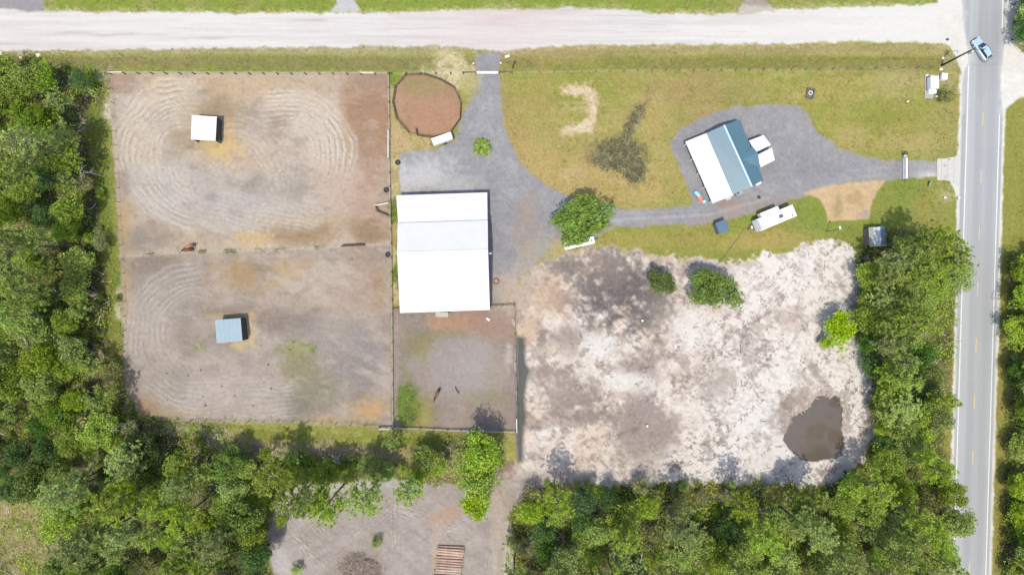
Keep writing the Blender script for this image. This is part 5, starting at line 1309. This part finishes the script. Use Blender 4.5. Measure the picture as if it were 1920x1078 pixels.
def make_pine(seed, Ht=17.0, R0=2.7, nb=30, tl=.5, tufts=None):
    R = np.random.RandomState(seed)
    tk = MB(); bendx, bendy = R.uniform(-.5, .5, 2)
    def axis(z): f = (z / Ht) ** 2; return np.array([bendx * f, bendy * f, z])
    tk.tube([axis(-.3), axis(Ht * .3), axis(Ht * .65), axis(Ht * .97)], [.21, .17, .11, .03], 7)
    cs = []; ds = []
    for i in range(nb):
        f = .60 + .38 * (i / nb) + R.uniform(-.015, .015)
        z0 = f * Ht; prof = math.sin(min(1, (1 - f) / .40 + .08) * 1.7) ** .7
        L = R0 * (.35 + .75 * prof) * R.uniform(.7, 1.1)
        a = i * 2.4 + R.uniform(-.5, .5)
        dirv = np.array([math.cos(a), math.sin(a), R.uniform(.05, .45) + .5 * (f - .6)])
        p0 = axis(z0); p1 = p0 + dirv * L * np.array([1, 1, .6])
        tk.tube([p0, (p0 + p1) / 2 + np.array([0, 0, -.1]), p1], [.05, .035, .012], 4, cap=False)
        nt_ = int(3 + L * 2.0)
        for k in range(nt_):
            t = .30 + .70 * (k + R.uniform(0, .8)) / nt_
            off = R.normal(0, .26 * (.4 + t), 3) * np.array([1, 1, .6])
            cs.append(p0 + (p1 - p0) * min(t, 1.02) + off); ds.append(unit(dirv * np.array([1, 1, .4]) + np.array([0, 0, .8]) + R.normal(0, .3, 3)))
    for k in range(8):
        cs.append(axis(Ht * R.uniform(.92, 1.0)) + R.normal(0, .25, 3)); ds.append(unit(np.array([R.normal(0, .4), R.normal(0, .4), 1.0])))
    cs = np.array(cs); ds = np.array(ds)
    NB = 12
    c = np.repeat(cs, NB, axis=0); d = np.repeat(ds, NB, axis=0)
    d = unit(d * .75 + unit(R.normal(size=c.shape)) * 1.0)
    Q = leaves(c, d, R.uniform(.7, 1.1, len(c)) * tl, R.uniform(.09, .17, len(c)) * tl / .42, R)
    return tk.mesh("trunk", trunk_m, True), quads_mesh("crown", Q, pine_leaf)

def make_broad(seed, Ht, R0, m, ncl=46, per=64, leaf=.30, trunk=True, flat=.62, base=.35, clump=.34):
    R = np.random.RandomState(seed)
    tk = MB()
    tk.tube([(0, 0, -.2), (R.uniform(-.1, .1), R.uniform(-.1, .1), Ht * .3), (R.uniform(-.2, .2), R.uniform(-.2, .2), Ht * .62)], [R0 * .075, R0 * .06, R0 * .03], 7)
    zc = Ht * (base + (1 - base) * .45); rz = Ht * (1 - base) * .5
    cs = []
    lob = [(R.uniform(0, 6.28), R.uniform(.12, .3)) for _ in range(5)]
    for k in range(ncl):
        u = unit(R.normal(size=3)); u[2] = u[2] * .9 + .15
        a = math.atan2(u[1], u[0]); lr = 1 + sum(w_ * math.cos((j + 2) * a + p_) for j, (p_, w_) in enumerate(lob)) * .6
        rad = R.uniform(.45, 1.0) ** .5
        p = np.array([u[0] * R0 * (1 - clump * .8) * rad * lr, u[1] * R0 * (1 - clump * .8) * rad * lr, zc + u[2] * rz * rad])
        cs.append(p)
        if k % 4 == 0: tk.tube([(0, 0, Ht * .35), tuple((p + np.array([0, 0, Ht * .4])) / 2 * np.array([1, 1, 1.0])), tuple(p)], [R0 * .03, R0 * .02, .01], 4, cap=False)
    Q = []
    for p in cs:
        rc = R0 * clump * R.uniform(.65, 1.15)
        u = unit(R.normal(size=(per, 3))); u[:, 2] = np.abs(u[:, 2]) * .9 - .15
        c = p + u * rc * (R.uniform(.5, 1.05, per) ** .6)[:, None] * np.array([1, 1, flat + .2])
        d = unit(u * .7 + unit(R.normal(size=(per, 3))) * .8 + np.array([0, 0, -.1]))
        # leaf blade lies roughly across the outward direction
        t_ = unit(np.cross(u, R.normal(size=(per, 3))))
        d = unit(t_ * .85 + d * .45)
        Q.append(leaves(c, d, R.uniform(.6, 1.3, per) * leaf, R.uniform(.45, .8, per) * leaf, R))
    return tk.mesh("trunk", trunk_m, True), quads_mesh("crown", np.concatenate(Q), m)

PROTO = {
    "pine": [make_pine(10 + i, 17.0, r, nb) for i, (r, nb) in enumerate([(2.6, 30), (3.0, 34), (2.3, 26), (2.8, 28), (3.2, 36)])],
    "young_pine": [make_pine(30 + i, 9.0, 2.0, 24, .45) for i in range(3)],
    "oak": [make_broad(40 + i, 9.0, 3.2, oak_leaf, 60, 76, .33) for i in range(4)],
    "deep_oak": [make_broad(45 + i, 9.0, 3.2, deep_leaf, 84, 80, .33, clump=.27) for i in range(2)],
    "dark_oak": [make_broad(50 + i, 8.0, 2.8, dark_leaf, 50, 64, .30) for i in range(2)],
    "lime": [make_broad(60 + i, 6.0, 2.2, lime_leaf, 40, 64, .28) for i in range(2)],
    "olive": [make_broad(70 + i, 5.5, 2.2, olive_leaf, 34, 46, .26) for i in range(2)],
    "shrub": [make_broad(80 + i, 2.2, 1.3, oak_leaf, 22, 40, .2, base=.05) for i in range(3)],
    "olive_shrub": [make_broad(90 + i, 1.8, 1.2, olive_leaf, 20, 34, .2, base=.05) for i in range(2)],
}
TN = {"deep_oak": "oak_tree", "pine": "pine_tree", "young_pine": "pine_tree", "oak": "oak_tree", "dark_oak": "oak_tree", "lime": "lime_tree", "olive": "scrub_tree", "shrub": "shrub", "olive_shrub": "shrub"}
TC = {"deep_oak": "tree", "pine": "pine tree", "young_pine": "pine tree", "oak": "tree", "dark_oak": "tree", "lime": "tree", "olive": "tree", "shrub": "shrub", "olive_shrub": "shrub"}
ZC = {"deep_oak": 6.2, "pine": 14.0, "young_pine": 7.2, "oak": 6.2, "dark_oak": 5.5, "lime": 4.2, "olive": 3.8, "shrub": 1.2, "olive_shrub": 1.0}
TR = random.Random(21)
def plant(kind, px, py, s=1.0, label="", group=None, k=None, sz=1.0, crown_mat=None):
    """a tree whose crown centre shows at pixel (px, py)"""
    tkm, crm = PROTO[kind][TR.randrange(len(PROTO[kind])) if k is None else k]
    b = W(px, py, ZC[kind] * s * sz)
    t = thing(TN[kind], label, TC[kind], (b.x, b.y, 0), TR.uniform(0, 6.28), group)
    t.scale = (s, s, s * sz)
    put("trunk", tkm, t); put("crown", crm, t)
    return t

# trees one can pick out
bigt = plant("deep_oak", 1094, 411, 1.7, "big round dark green tree over the white flatbed trailer on the drive bend", k=0, sz=.62)
bigt.rotation_euler = (0, 0, .3); bigt.scale = (2.1, 1.22, 1.0)
plant("deep_oak", 1240, 530, .8, "round green tree on the sand left of its bigger neighbour, by the ash patch", k=0, sz=.8)
plant("deep_oak", 1340, 541, 1.32, "wide bright green tree alone on the white sand with the cable above it", k=1, sz=.62)
plant("lime", 1576, 615, 1.7, "vivid yellow green tree on the right edge of the sand clearing", k=0, sz=.62)
plant("lime", 1548, 643, .55, "small yellow green sapling below the vivid yellow green tree", k=1)
plant("lime", 893, 945, 1.45, "vivid yellow green tree at the right end of the tree strip above the bare lot", k=1, sz=.9)
plant("oak", 900, 855, 1.3, "broad green tree in the tree strip just below the corral fence", k=3)
plant("oak", 895, 900, 1.2, "broad green tree in the tree strip above the vivid yellow green tree", k=1)
plant("young_pine", 733, 828, .75, "small dark round topped pine standing on the grass strip below the paddock", k=0)
for x, y, s, lb in ((545, 945, .95, "first tall pine from the left leaning over the bare lot"), (577, 946, 1.0, "second tall pine from the left leaning over the bare lot"), (612, 946, 1.02, "third tall pine from the left leaning over the bare lot"), (684, 938, 1.08, "large tufted pine with a long bare trunk over the middle of the bare lot"), (767, 922, .85, "small tufted pine farthest right of those over the bare lot")):
    plant("pine", x, y, s, lb, "tall pines leaning over the bare lot")
plant("shrub", 706, 1014, 1.0, "small yellow green bush alone in the middle of the bare lot", k=0)
plant("shrub", 555, 1068, 1.1, "small dark green bush at the lower left of the bare lot", k=1)
plant("shrub", 528, 975, 1.2, "green bush at the left edge of the bare lot", k=2)
plant("olive", 1780, 178, .75, "loose green bush beside the asphalt road below the white cabinet", k=0)
plant("shrub", 1000, 880 - 500, 0.01, "x") if False else None
# sago palm on the gravel yard
pt = thing("palm", "low round palm with arching fronds alone on the gravel yard", "palm", W(903, 276, 1.0) * 1)
pt.location.z = 0
fr = MB(); R = random.Random(5)
fr_parent = MB().tube([(0, 0, -.1), (0, 0, .7)], [.28, .22], 10).build("trunk", trunk_m, pt)
for k in range(96):
    a = k * 2.4; el = R.uniform(.1, 1.5); L_ = R.uniform(1.45, 2.05)
    pts = []
    for j in range(6):
        t_ = j / 5; r_ = L_ * t_ * math.cos(el * (1 - .45 * t_)); z_ = .7 + L_ * t_ * math.sin(el) * (1 - .62 * t_)
        pts.append((r_, z_))
    f_ = MB(); w_ = .19
    vs = []
    for (r_, z_), ww in zip(pts, (.04, w_, w_ * 1.1, w_, w_ * .7, .02)):
        for s_ in (-1, 1): vs.append((r_ * math.cos(a) - s_ * ww * math.sin(a), r_ * math.sin(a) + s_ * ww * math.cos(a), z_ - .05 * abs(ww) * 3))
        vs.append((r_ * math.cos(a), r_ * math.sin(a), z_ + .03))
    fs = []
    for j in range(5):
        b_ = j * 3
        fs += [(b_, b_ + 2, b_ + 5, b_ + 3), (b_ + 2, b_ + 1, b_ + 4, b_ + 5)]
    f_.add(vs, fs); f_.build("frond", deep_leaf if k % 3 else oak_leaf, pt)

# woods: crowns scattered where the photograph shows canopy
def inpoly(x, y, P):
    r = False; n = len(P)
    for i in range(n):
        x0, y0 = P[i]; x1, y1 = P[i - 1]
        if (y0 > y) != (y1 > y) and x < (x1 - x0) * (y - y0) / (y1 - y0) + x0: r = not r
    return r
OKB = (0, 1)
PLACED = []
SETS = {}
COUNT = {}
def wood_fill(poly, n, mind, mix, lab, tries=6000, edge=None, srange=(.8, 1.12), ok_cls=OKB):
    xs_ = [p[0] for p in poly]; ys_ = [p[1] for p in poly]; c = 0
    kinds = [k for k, w_ in mix for _ in range(w_)]
    for _ in range(tries):
        if c >= n: break
        x = TR.uniform(min(xs_), max(xs_)); y = TR.uniform(min(ys_), max(ys_))
        if not inpoly(x, y, poly): continue
        kind = kinds[TR.randrange(len(kinds))]
        if COUNT.get(kind, 0) >= 290: continue
        s = TR.uniform(*srange)
        md = mind * (.55 if kind in ("shrub", "olive_shrub") else 1.0) * s
        if any((x - a) ** 2 + (y - b) ** 2 < (md * .5 + m_ * .5) ** 2 for a, b, m_ in PLACED): continue
        ok = False
        for f in (1.0, .8, .62):
            b = W(x, y, ZC[kind] * s * f)
            gx, gy = b.x * 10 + 960, 539 - b.y * 10
            if kind in ("pine", "oak", "deep_oak", "dark_oak") and gx > 172 and gy < 760 and gx < 260: continue
            if gx > 300 and gx < 900 and 780 < gy < 850 and kind not in ("shrub", "young_pine", "olive"): continue
            if x > 1860 and gx < 1885: continue
            if cls(gx, gy) in ok_cls and not (100 > gx > -40 and 935 < gy < 1020 and gx < 80): ok = True; break
        if not ok: continue
        PLACED.append((x, y, md)); c += 1; COUNT[kind] = COUNT.get(kind, 0) + 1
        SETS.setdefault(lab(kind, x, y), []).append((x, y, plant(kind, x, y, s, "tree", None, sz=f)))
    return c
WORDS = {"pine": "tall tufted pine", "young_pine": "short young pine", "oak": "round leafy tree", "deep_oak": "full deep green tree", "dark_oak": "dark dense tree", "lime": "yellow green tree", "olive": "thin olive tree", "shrub": "low green bush", "olive_shrub": "low brownish bush"}
def lab_left(k, x, y):
    steps = ((180, "just below the dirt road"), (240, "beside the upper paddock corner"), (300, "left of the white shelter"), (360, "below white shelter height"), (420, "level with the barn's top"), (480, "just above the divider's height"), (540, "just below the divider's height"), (600, "just above blue shelter height"), (660, "just below blue shelter height"), (720, "left of the lower paddock's rings"), (780, "by lower paddock's bottom corner"))
    for lim, w_ in steps:
        if y < lim: return WORDS[k] + " in the left woods " + w_
    r_ = 0 if y < 850 else 1 if y < 920 else 2 if y < 990 else 3
    c_ = "leftmost part" if x < 160 else "middle" if x < 330 else "right part"
    return WORDS[k] + " in the lower left woods, " + c_ + ", " + ["uppermost row", "upper row", "lower row", "lowest row"][r_]
def lab_strip(k, x, y): return WORDS[k] + " in the tree strip above the bare lot"
def lab_bot(k, x, y):
    w_ = "right of the log lot" if x < 1120 else "below the brown sand circle" if x < 1280 else "below the sand clearing" if x < 1450 else "below the pond" if x < 1620 else "beside the asphalt road"
    return WORDS[k] + " in the lower woods " + w_ + (", upper row" if y < 960 else ", middle row" if y < 1020 else ", lowest row")
def lab_right(k, x, y):
    return WORDS[k] + " in the right woods " + ("by the tin shed" if y < 520 else "above the yellow green tree's height" if y < 600 else "left of the bare verge" if y < 690 else "above the pond's height" if y < 760 else "right of the pond")
def lab_far(k, x, y): return WORDS[k] + " right of the asphalt road" + (" at the top corner" if y < 200 else ", upper part" if y < 760 else ", lower part")
mixw = [("pine", 8), ("oak", 4), ("dark_oak", 2), ("young_pine", 2), ("olive", 1), ("deep_oak", 2)]
left = [(-60, 112), (60, 118), (120, 122), (140, 140), (105, 210), (130, 290), (125, 370), (145, 450), (150, 520), (160, 580), (160, 640), (190, 720), (190, 770), (225, 815), (300, 850), (400, 870), (500, 885), (510, 895), (490, 930), (488, 1000), (480, 1130), (110, 1130), (95, 1000), (85, 930), (-60, 905)]
CORNER = [(52, 150, 1.0, "oak"), (80, 150, .95, "lime"), (20, 165, .95, "oak"), (150, 150, .7, "dark_oak")]
for i, (x, y, s, k) in enumerate(CORNER):
    PLACED.append((x, y, 40)); plant(k, x, y, s * (1.25 if k == "lime" else 1), ["leafy tree in the top left corner under the dirt road, middle of three", "bright green tree in the top left corner nearest the dirt road bend", "leafy tree at the left picture edge just under the dirt road", "dark dense tree beside the upper paddock corner"][i])
nL = wood_fill(left, 110, 43, mixw, lab_left, srange=(.8, 1.25))
nL2 = wood_fill(left, 45, 27, [("oak", 3), ("young_pine", 2), ("olive", 2), ("shrub", 2), ("dark_oak", 1)], lab_left, srange=(.6, .9))
edgeL = [(140, 230), (195, 230), (200, 330), (205, 480), (222, 570), (215, 700), (255, 790), (400, 830), (190, 800), (150, 560), (130, 330)]
wood_fill(edgeL, 20, 26, [("olive", 1), ("shrub", 3), ("olive_shrub", 3)], lab_left, srange=(.6, 1.0))
strip_p = [(400, 858), (520, 850), (640, 858), (700, 862), (760, 868), (830, 850), (840, 880), (760, 905), (640, 902), (540, 905), (420, 890)]
wood_fill([(430, 872), (560, 866), (700, 870), (830, 868), (838, 892), (640, 900), (500, 905)], 26, 20, [("oak", 3), ("shrub", 3), ("young_pine", 2)], lab_strip, srange=(.55, .8))
wood_fill(strip_p, 12, 28, [("oak", 2), ("shrub", 4), ("young_pine", 3), ("olive", 2)], lab_strip, srange=(.6, 1.0))
bot = [(960, 930), (1040, 915), (1120, 930), (1220, 935), (1300, 930), (1380, 905), (1500, 930), (1570, 930), (1640, 850), (1780, 890), (1800, 960), (1785, 1130), (960, 1130)]
wood_fill([(1000, 902), (1120, 905), (1300, 905), (1480, 905), (1500, 920), (1000, 922)], 14, 22, [("shrub", 3), ("olive_shrub", 2), ("olive", 1), ("young_pine", 1)], lambda k, x, y: WORDS[k] + " at the lower edge of the sand clearing", srange=(.6, 1.0), ok_cls=(0, 1, 9))
wood_fill(bot, 82, 38, [("pine", 7), ("oak", 5), ("young_pine", 2), ("dark_oak", 1), ("olive", 3)], lab_bot)
wood_fill(bot, 30, 26, [("oak", 3), ("young_pine", 1), ("olive", 2), ("shrub", 3)], lab_bot, srange=(.6, .9))
rgt = [(1625, 490), (1660, 475), (1695, 440), (1755, 445), (1800, 485), (1795, 535), (1735, 590), (1728, 680), (1780, 740), (1785, 770), (1730, 815), (1730, 850), (1775, 885), (1650, 860), (1660, 790), (1640, 720), (1620, 650)]
PLACED += [(1632, 440, 110), (1645, 430, 90), (1600, 440, 70)]
wood_fill(rgt, 58, 35, [("pine", 6), ("oak", 5), ("dark_oak", 1)], lab_right)
wood_fill(rgt, 24, 24, [("oak", 2), ("dark_oak", 1), ("olive", 2), ("shrub", 2)], lab_right, srange=(.55, .9))
wood_fill([(1590, 740), (1640, 735), (1650, 790), (1600, 780)], 3, 26, [("olive", 1)], lambda k, x, y: "thin grey green scrub tree on the right bank of the pond")
far = [(1905, 500), (1940, 470), (2000, 480), (2000, 1130), (1880, 1130), (1895, 1000), (1900, 880), (1880, 790), (1900, 720)]
wood_fill(far, 26, 36, [("pine", 2), ("oak", 5), ("dark_oak", 2)], lab_far)
wood_fill(far, 14, 22, [("oak", 2), ("shrub", 3), ("olive", 1)], lab_far, srange=(.6, .9))
wood_fill([(1902, 10), (1990, -60), (1990, 90), (1915, 82)], 6, 26, [("dark_oak", 2), ("oak", 1), ("shrub", 1)], lab_far, srange=(.6, .9))
ORD = ["", "second", "third", "fourth", "fifth", "sixth", "seventh", "eighth", "ninth", "tenth", "eleventh", "twelfth", "thirteenth", "fourteenth", "fifteenth", "sixteenth", "seventeenth", "eighteenth"]
for lb, lst in SETS.items():
    lst.sort(key=lambda q: q[0])
    for i, (x, y, t) in enumerate(lst):
        w_ = "" if len(lst) == 1 else ", leftmost" if i == 0 else ", rightmost" if i == len(lst) - 1 else ", %s from left" % ORD[min(i, 17)]
        if len((lb + w_).split()) > 16: lb = lb.replace(" the ", " ")
        t["label"] = lb + w_
        if len(lst) > 1: t["group"] = lb.split(",")[0]

# ---- ground cover: uncountable low leaves
def cover(name, m, pts, hmin, hmax, leaf, per, seed, spread):
    R = np.random.RandomState(seed)
    p = np.array(pts, dtype=np.float32); n = len(p)
    c = np.repeat(p, per, axis=0)
    c[:, :2] += R.normal(0, spread, (len(c), 2)); c[:, 2] += R.uniform(hmin, hmax, len(c)) * np.repeat(R.uniform(.3, 1.0, n), per)
    d = unit(R.normal(size=c.shape) * np.array([1, 1, .45]) + np.array([0, 0, .3]))
    Q = leaves(c, d, R.uniform(.6, 1.3, len(c)) * leaf, R.uniform(.3, .6, len(c)) * leaf, R)
    o = bpy.data.objects.new(name, quads_mesh(name, Q, m)); COL.objects.link(o); o["kind"] = "stuff"
    return o
RS = np.random.RandomState(99)
def scatter(mask, n, seed):
    R = np.random.RandomState(seed)
    idx = np.flatnonzero(mask.ravel()); w_ = mask.ravel()[idx].astype(np.float64); w_ /= w_.sum()
    k = R.choice(idx, size=n, p=w_)
    return np.stack([VX[k] + R.uniform(-.1, .1, n), VY[k] + R.uniform(-.1, .1, n), VZ[k]], axis=1)
fl = (CL == 1) * np.clip(nf + .55, 0, 1) * (PX > -100) * (PX < 2020) * (PY > -60) * (PY < 1150)
cover("undergrowth", oak_leaf, scatter(fl, 11000, 1), .05, 1.5, .42, 9, 1, .45)
cover("undergrowth", olive_leaf, scatter((CL == 1) * np.clip(-nf + .5, 0, 1), 4500, 2), .05, .8, .34, 8, 2, .4)
eg = ((np.abs(wood) < 10) & (CL != 4) & (CL != 3)).astype(np.float32)
cover("edge_weeds", oak_leaf, scatter(eg * (CL < 2), 1500, 3), .05, .8, .3, 8, 3, .35)
wd_m = 1.0 * np.maximum.reduce([np.exp(-(((PX - 1160) / 52) ** 2 + ((PY - 292) / 34) ** 2) ** 2), np.exp(-(((PX - 1190) / 22) ** 2 + ((PY - 318) / 30) ** 2) ** 2), np.exp(-(seg(1165, 270, 1200, 205) / 9) ** 2)]) * sst(-1.0, -.3, n3 + .5 * GRN)
cover("dead_weeds", weed_leaf, scatter(wd_m ** 2, 2300, 4), .02, .45, .36, 5, 4, .16)
gp = (np.exp(-(((PX - 766) / 20) ** 2 + ((PY - 765) / 34) ** 2) ** 2)) * sst(-.6, .2, n3)
cover("corral_weeds", oak_leaf, scatter(gp, 500, 5), .02, .3, .22, 7, 5, .25)
tf = lo * (np.exp(-((PX - 570) / 26) ** 2 - ((PY - 655) / 12) ** 2) * sst(0, .6, n3) + .4 * np.exp(-((PX - 375) / 8) ** 2 - ((PY - 650) / 7) ** 2) + np.exp(-((lower + 6) / 5) ** 2) * (PY > 780) * .1)
cover("paddock_tufts", oak_leaf, scatter(tf, 130, 6), .02, .22, .2, 7, 6, .15)
sd_ = um * 0 + np.exp(-(dv / 3) ** 2) * (PX < 610) * sst(.1, .6, vn(11, 222))
cover("fence_weeds", olive_leaf, scatter(sd_, 90, 7), .02, .35, .22, 7, 7, .2)
stw = spm * sst(-.1, .4, fbm(9, 161, 3, 1, 3)) * sst(360, 400, PY)
cover("strip_weeds", oak_leaf, scatter(stw, 350, 8), .02, .3, .22, 7, 8, .15)

lawn_leaf = leafmat("lawn_tufts", (.14, .13, .045, 1), (.21, .20, .06, 1), (.33, .29, .11, 1))
lt = (CL == 0) * sst(-.2, .6, lw1 + .5 * lw3) * (PX > 0) * (PX < 1920) * (1 - wm)
cover("grass_tufts", lawn_leaf, scatter(lt, 7000, 12), .0, .16, .22, 5, 12, .16)
# woody debris strewn over the sand: thousands of short sticks
def debris(name, mask, n, seed, lmin, lmax, r, m):
    R = np.random.RandomState(seed); p = scatter(mask, n, seed); mb = MB()
    fa = fbm(50, 500 + seed, 2)
    for x, y, z in p:
        i = int((539 - y * 10 - ys[0]) / S); j = int((x * 10 + 960 - xs[0]) / S)
        a = fa[min(i, NY - 1), min(j, NX - 1)] * 4 + R.normal(0, .5); l = R.uniform(lmin, lmax); dx, dy = l / 2 * math.cos(a), l / 2 * math.sin(a); rr_ = r * R.uniform(.5, 1.3)
        mb.beam((x - dx, y - dy, z + .02), (x + dx, y + dy, z + .05 + R.uniform(0, .12)), rr_ * 2, rr_ * 1.4)
    o = mb.build(name, m); o["kind"] = "stuff"; return o
dm1 = mat("debris_grey", (.15, .13, .12, 1), .9, noise=.3, nscale=.5)
msk = (CL == 9) * (.05 + sst(.15, .7, s3) * .6 + sst(.2, .7, s4) + sst(.1, .6, s2_) * .5) * (.5 + .5 * sst(960, 1200, PX)) * (pond > 6)
debris("woody_debris", msk ** 2, 5000, 41, .12, .7, .03, dm1)
debris("woody_debris", (CL == 9) * np.exp(-((np.abs(pond - 6)) / 7) ** 2) * (PY < 815), 420, 42, .3, 1.2, .045, mat("debris_tan", (.26, .22, .19, 1), .9))
debris("woody_debris", ((CL == 1) | ((CL == 9) & (wood < 25))) * 1.0 * (PX > 0) * (PX < 1900), 1500, 43, .5, 2.2, .05, dead_m)
rings_ = [(1458, 585), (1472, 575), (1480, 600), (1390, 645), (1400, 660), (1372, 775), (1380, 770), (1362, 780), (1330, 595), (1292, 610)]
for i, (x, y) in enumerate([(345, 747), (1500, 905)]): pass
# bare dead trees
def dead_tree(px, py, h, lean, label, seed):
    R = random.Random(seed); t = thing("dead_tree", label, "dead tree", W(px, py, 0), lean)
    MB().tube([(0, 0, -.2), (.1, 0, h * .5), (.05, .1, h)], [.16, .11, .03], 7).build("trunk", dead_m, t)
    for k in range(9):
        z0 = h * R.uniform(.4, .95); a = R.uniform(0, 6.28); l = R.uniform(.8, 2.0)
        MB().tube([(.08, .03, z0), (l * .5 * math.cos(a), l * .5 * math.sin(a), z0 + l * .25), (l * math.cos(a), l * math.sin(a), z0 + l * .3)], [.05, .03, .01], 4, cap=False).build("branch", dead_m, t)
dead_tree(252, 790, 9, 0, "bare pale dead tree at the woods edge by the lower paddock corner", 1); dead_tree(640, 850, 6, 0, "bare pale dead tree in the strip below the lower paddock", 2); dead_tree(1500, 900, 6, 0, "bare dead tree leaning by the bottom of the pond", 3); dead_tree(190, 330, 7, 0, "bare grey dead tree at the woods edge by the upper paddock", 4); dead_tree(870, 842, 7, 0, "bare dead tree just below the corral fence", 5); dead_tree(110, 640, 10, 0, "bare grey dead tree deep in the woods left of the lower paddock", 6)
# dung piles in the lower paddock
dg = MB().loft([[(k * .26 * math.cos(a), k * .22 * math.sin(a), z_) for a in [j * math.pi / 4 for j in range(8)]] for k, z_ in ((1, -.02), (.9, .1), (.4, .18))]).mesh("dung_pile", mat("dung", (.10, .082, .066, 1), .95))
RD = random.Random(8)
n_ = 0
spots = [(377, 694), (423, 697), (353, 704), (397, 708), (416, 724), (449, 727), (495, 716), (507, 715), (440, 742), (358, 741), (381, 743), (431, 747), (503, 683), (531, 651), (660, 688), (612, 725), (655, 722), (638, 745), (508, 728), (335, 740), (314, 750), (330, 738), (385, 760), (390, 752), (475, 760), (409, 751), (543, 656), (605, 520), (660, 486), (700, 690), (312, 700)]
for x, y in spots[::2] + [(660, 486)]:
    o = put("dung_pile", dg, None, W(x, y, 0), (0, 0, RD.uniform(0, 6)), (RD.uniform(.5, .95),) * 3); tag(o, "small dark dung pile on the bare ground of the lower paddock", "dung pile", "dung piles dotting the lower paddock")
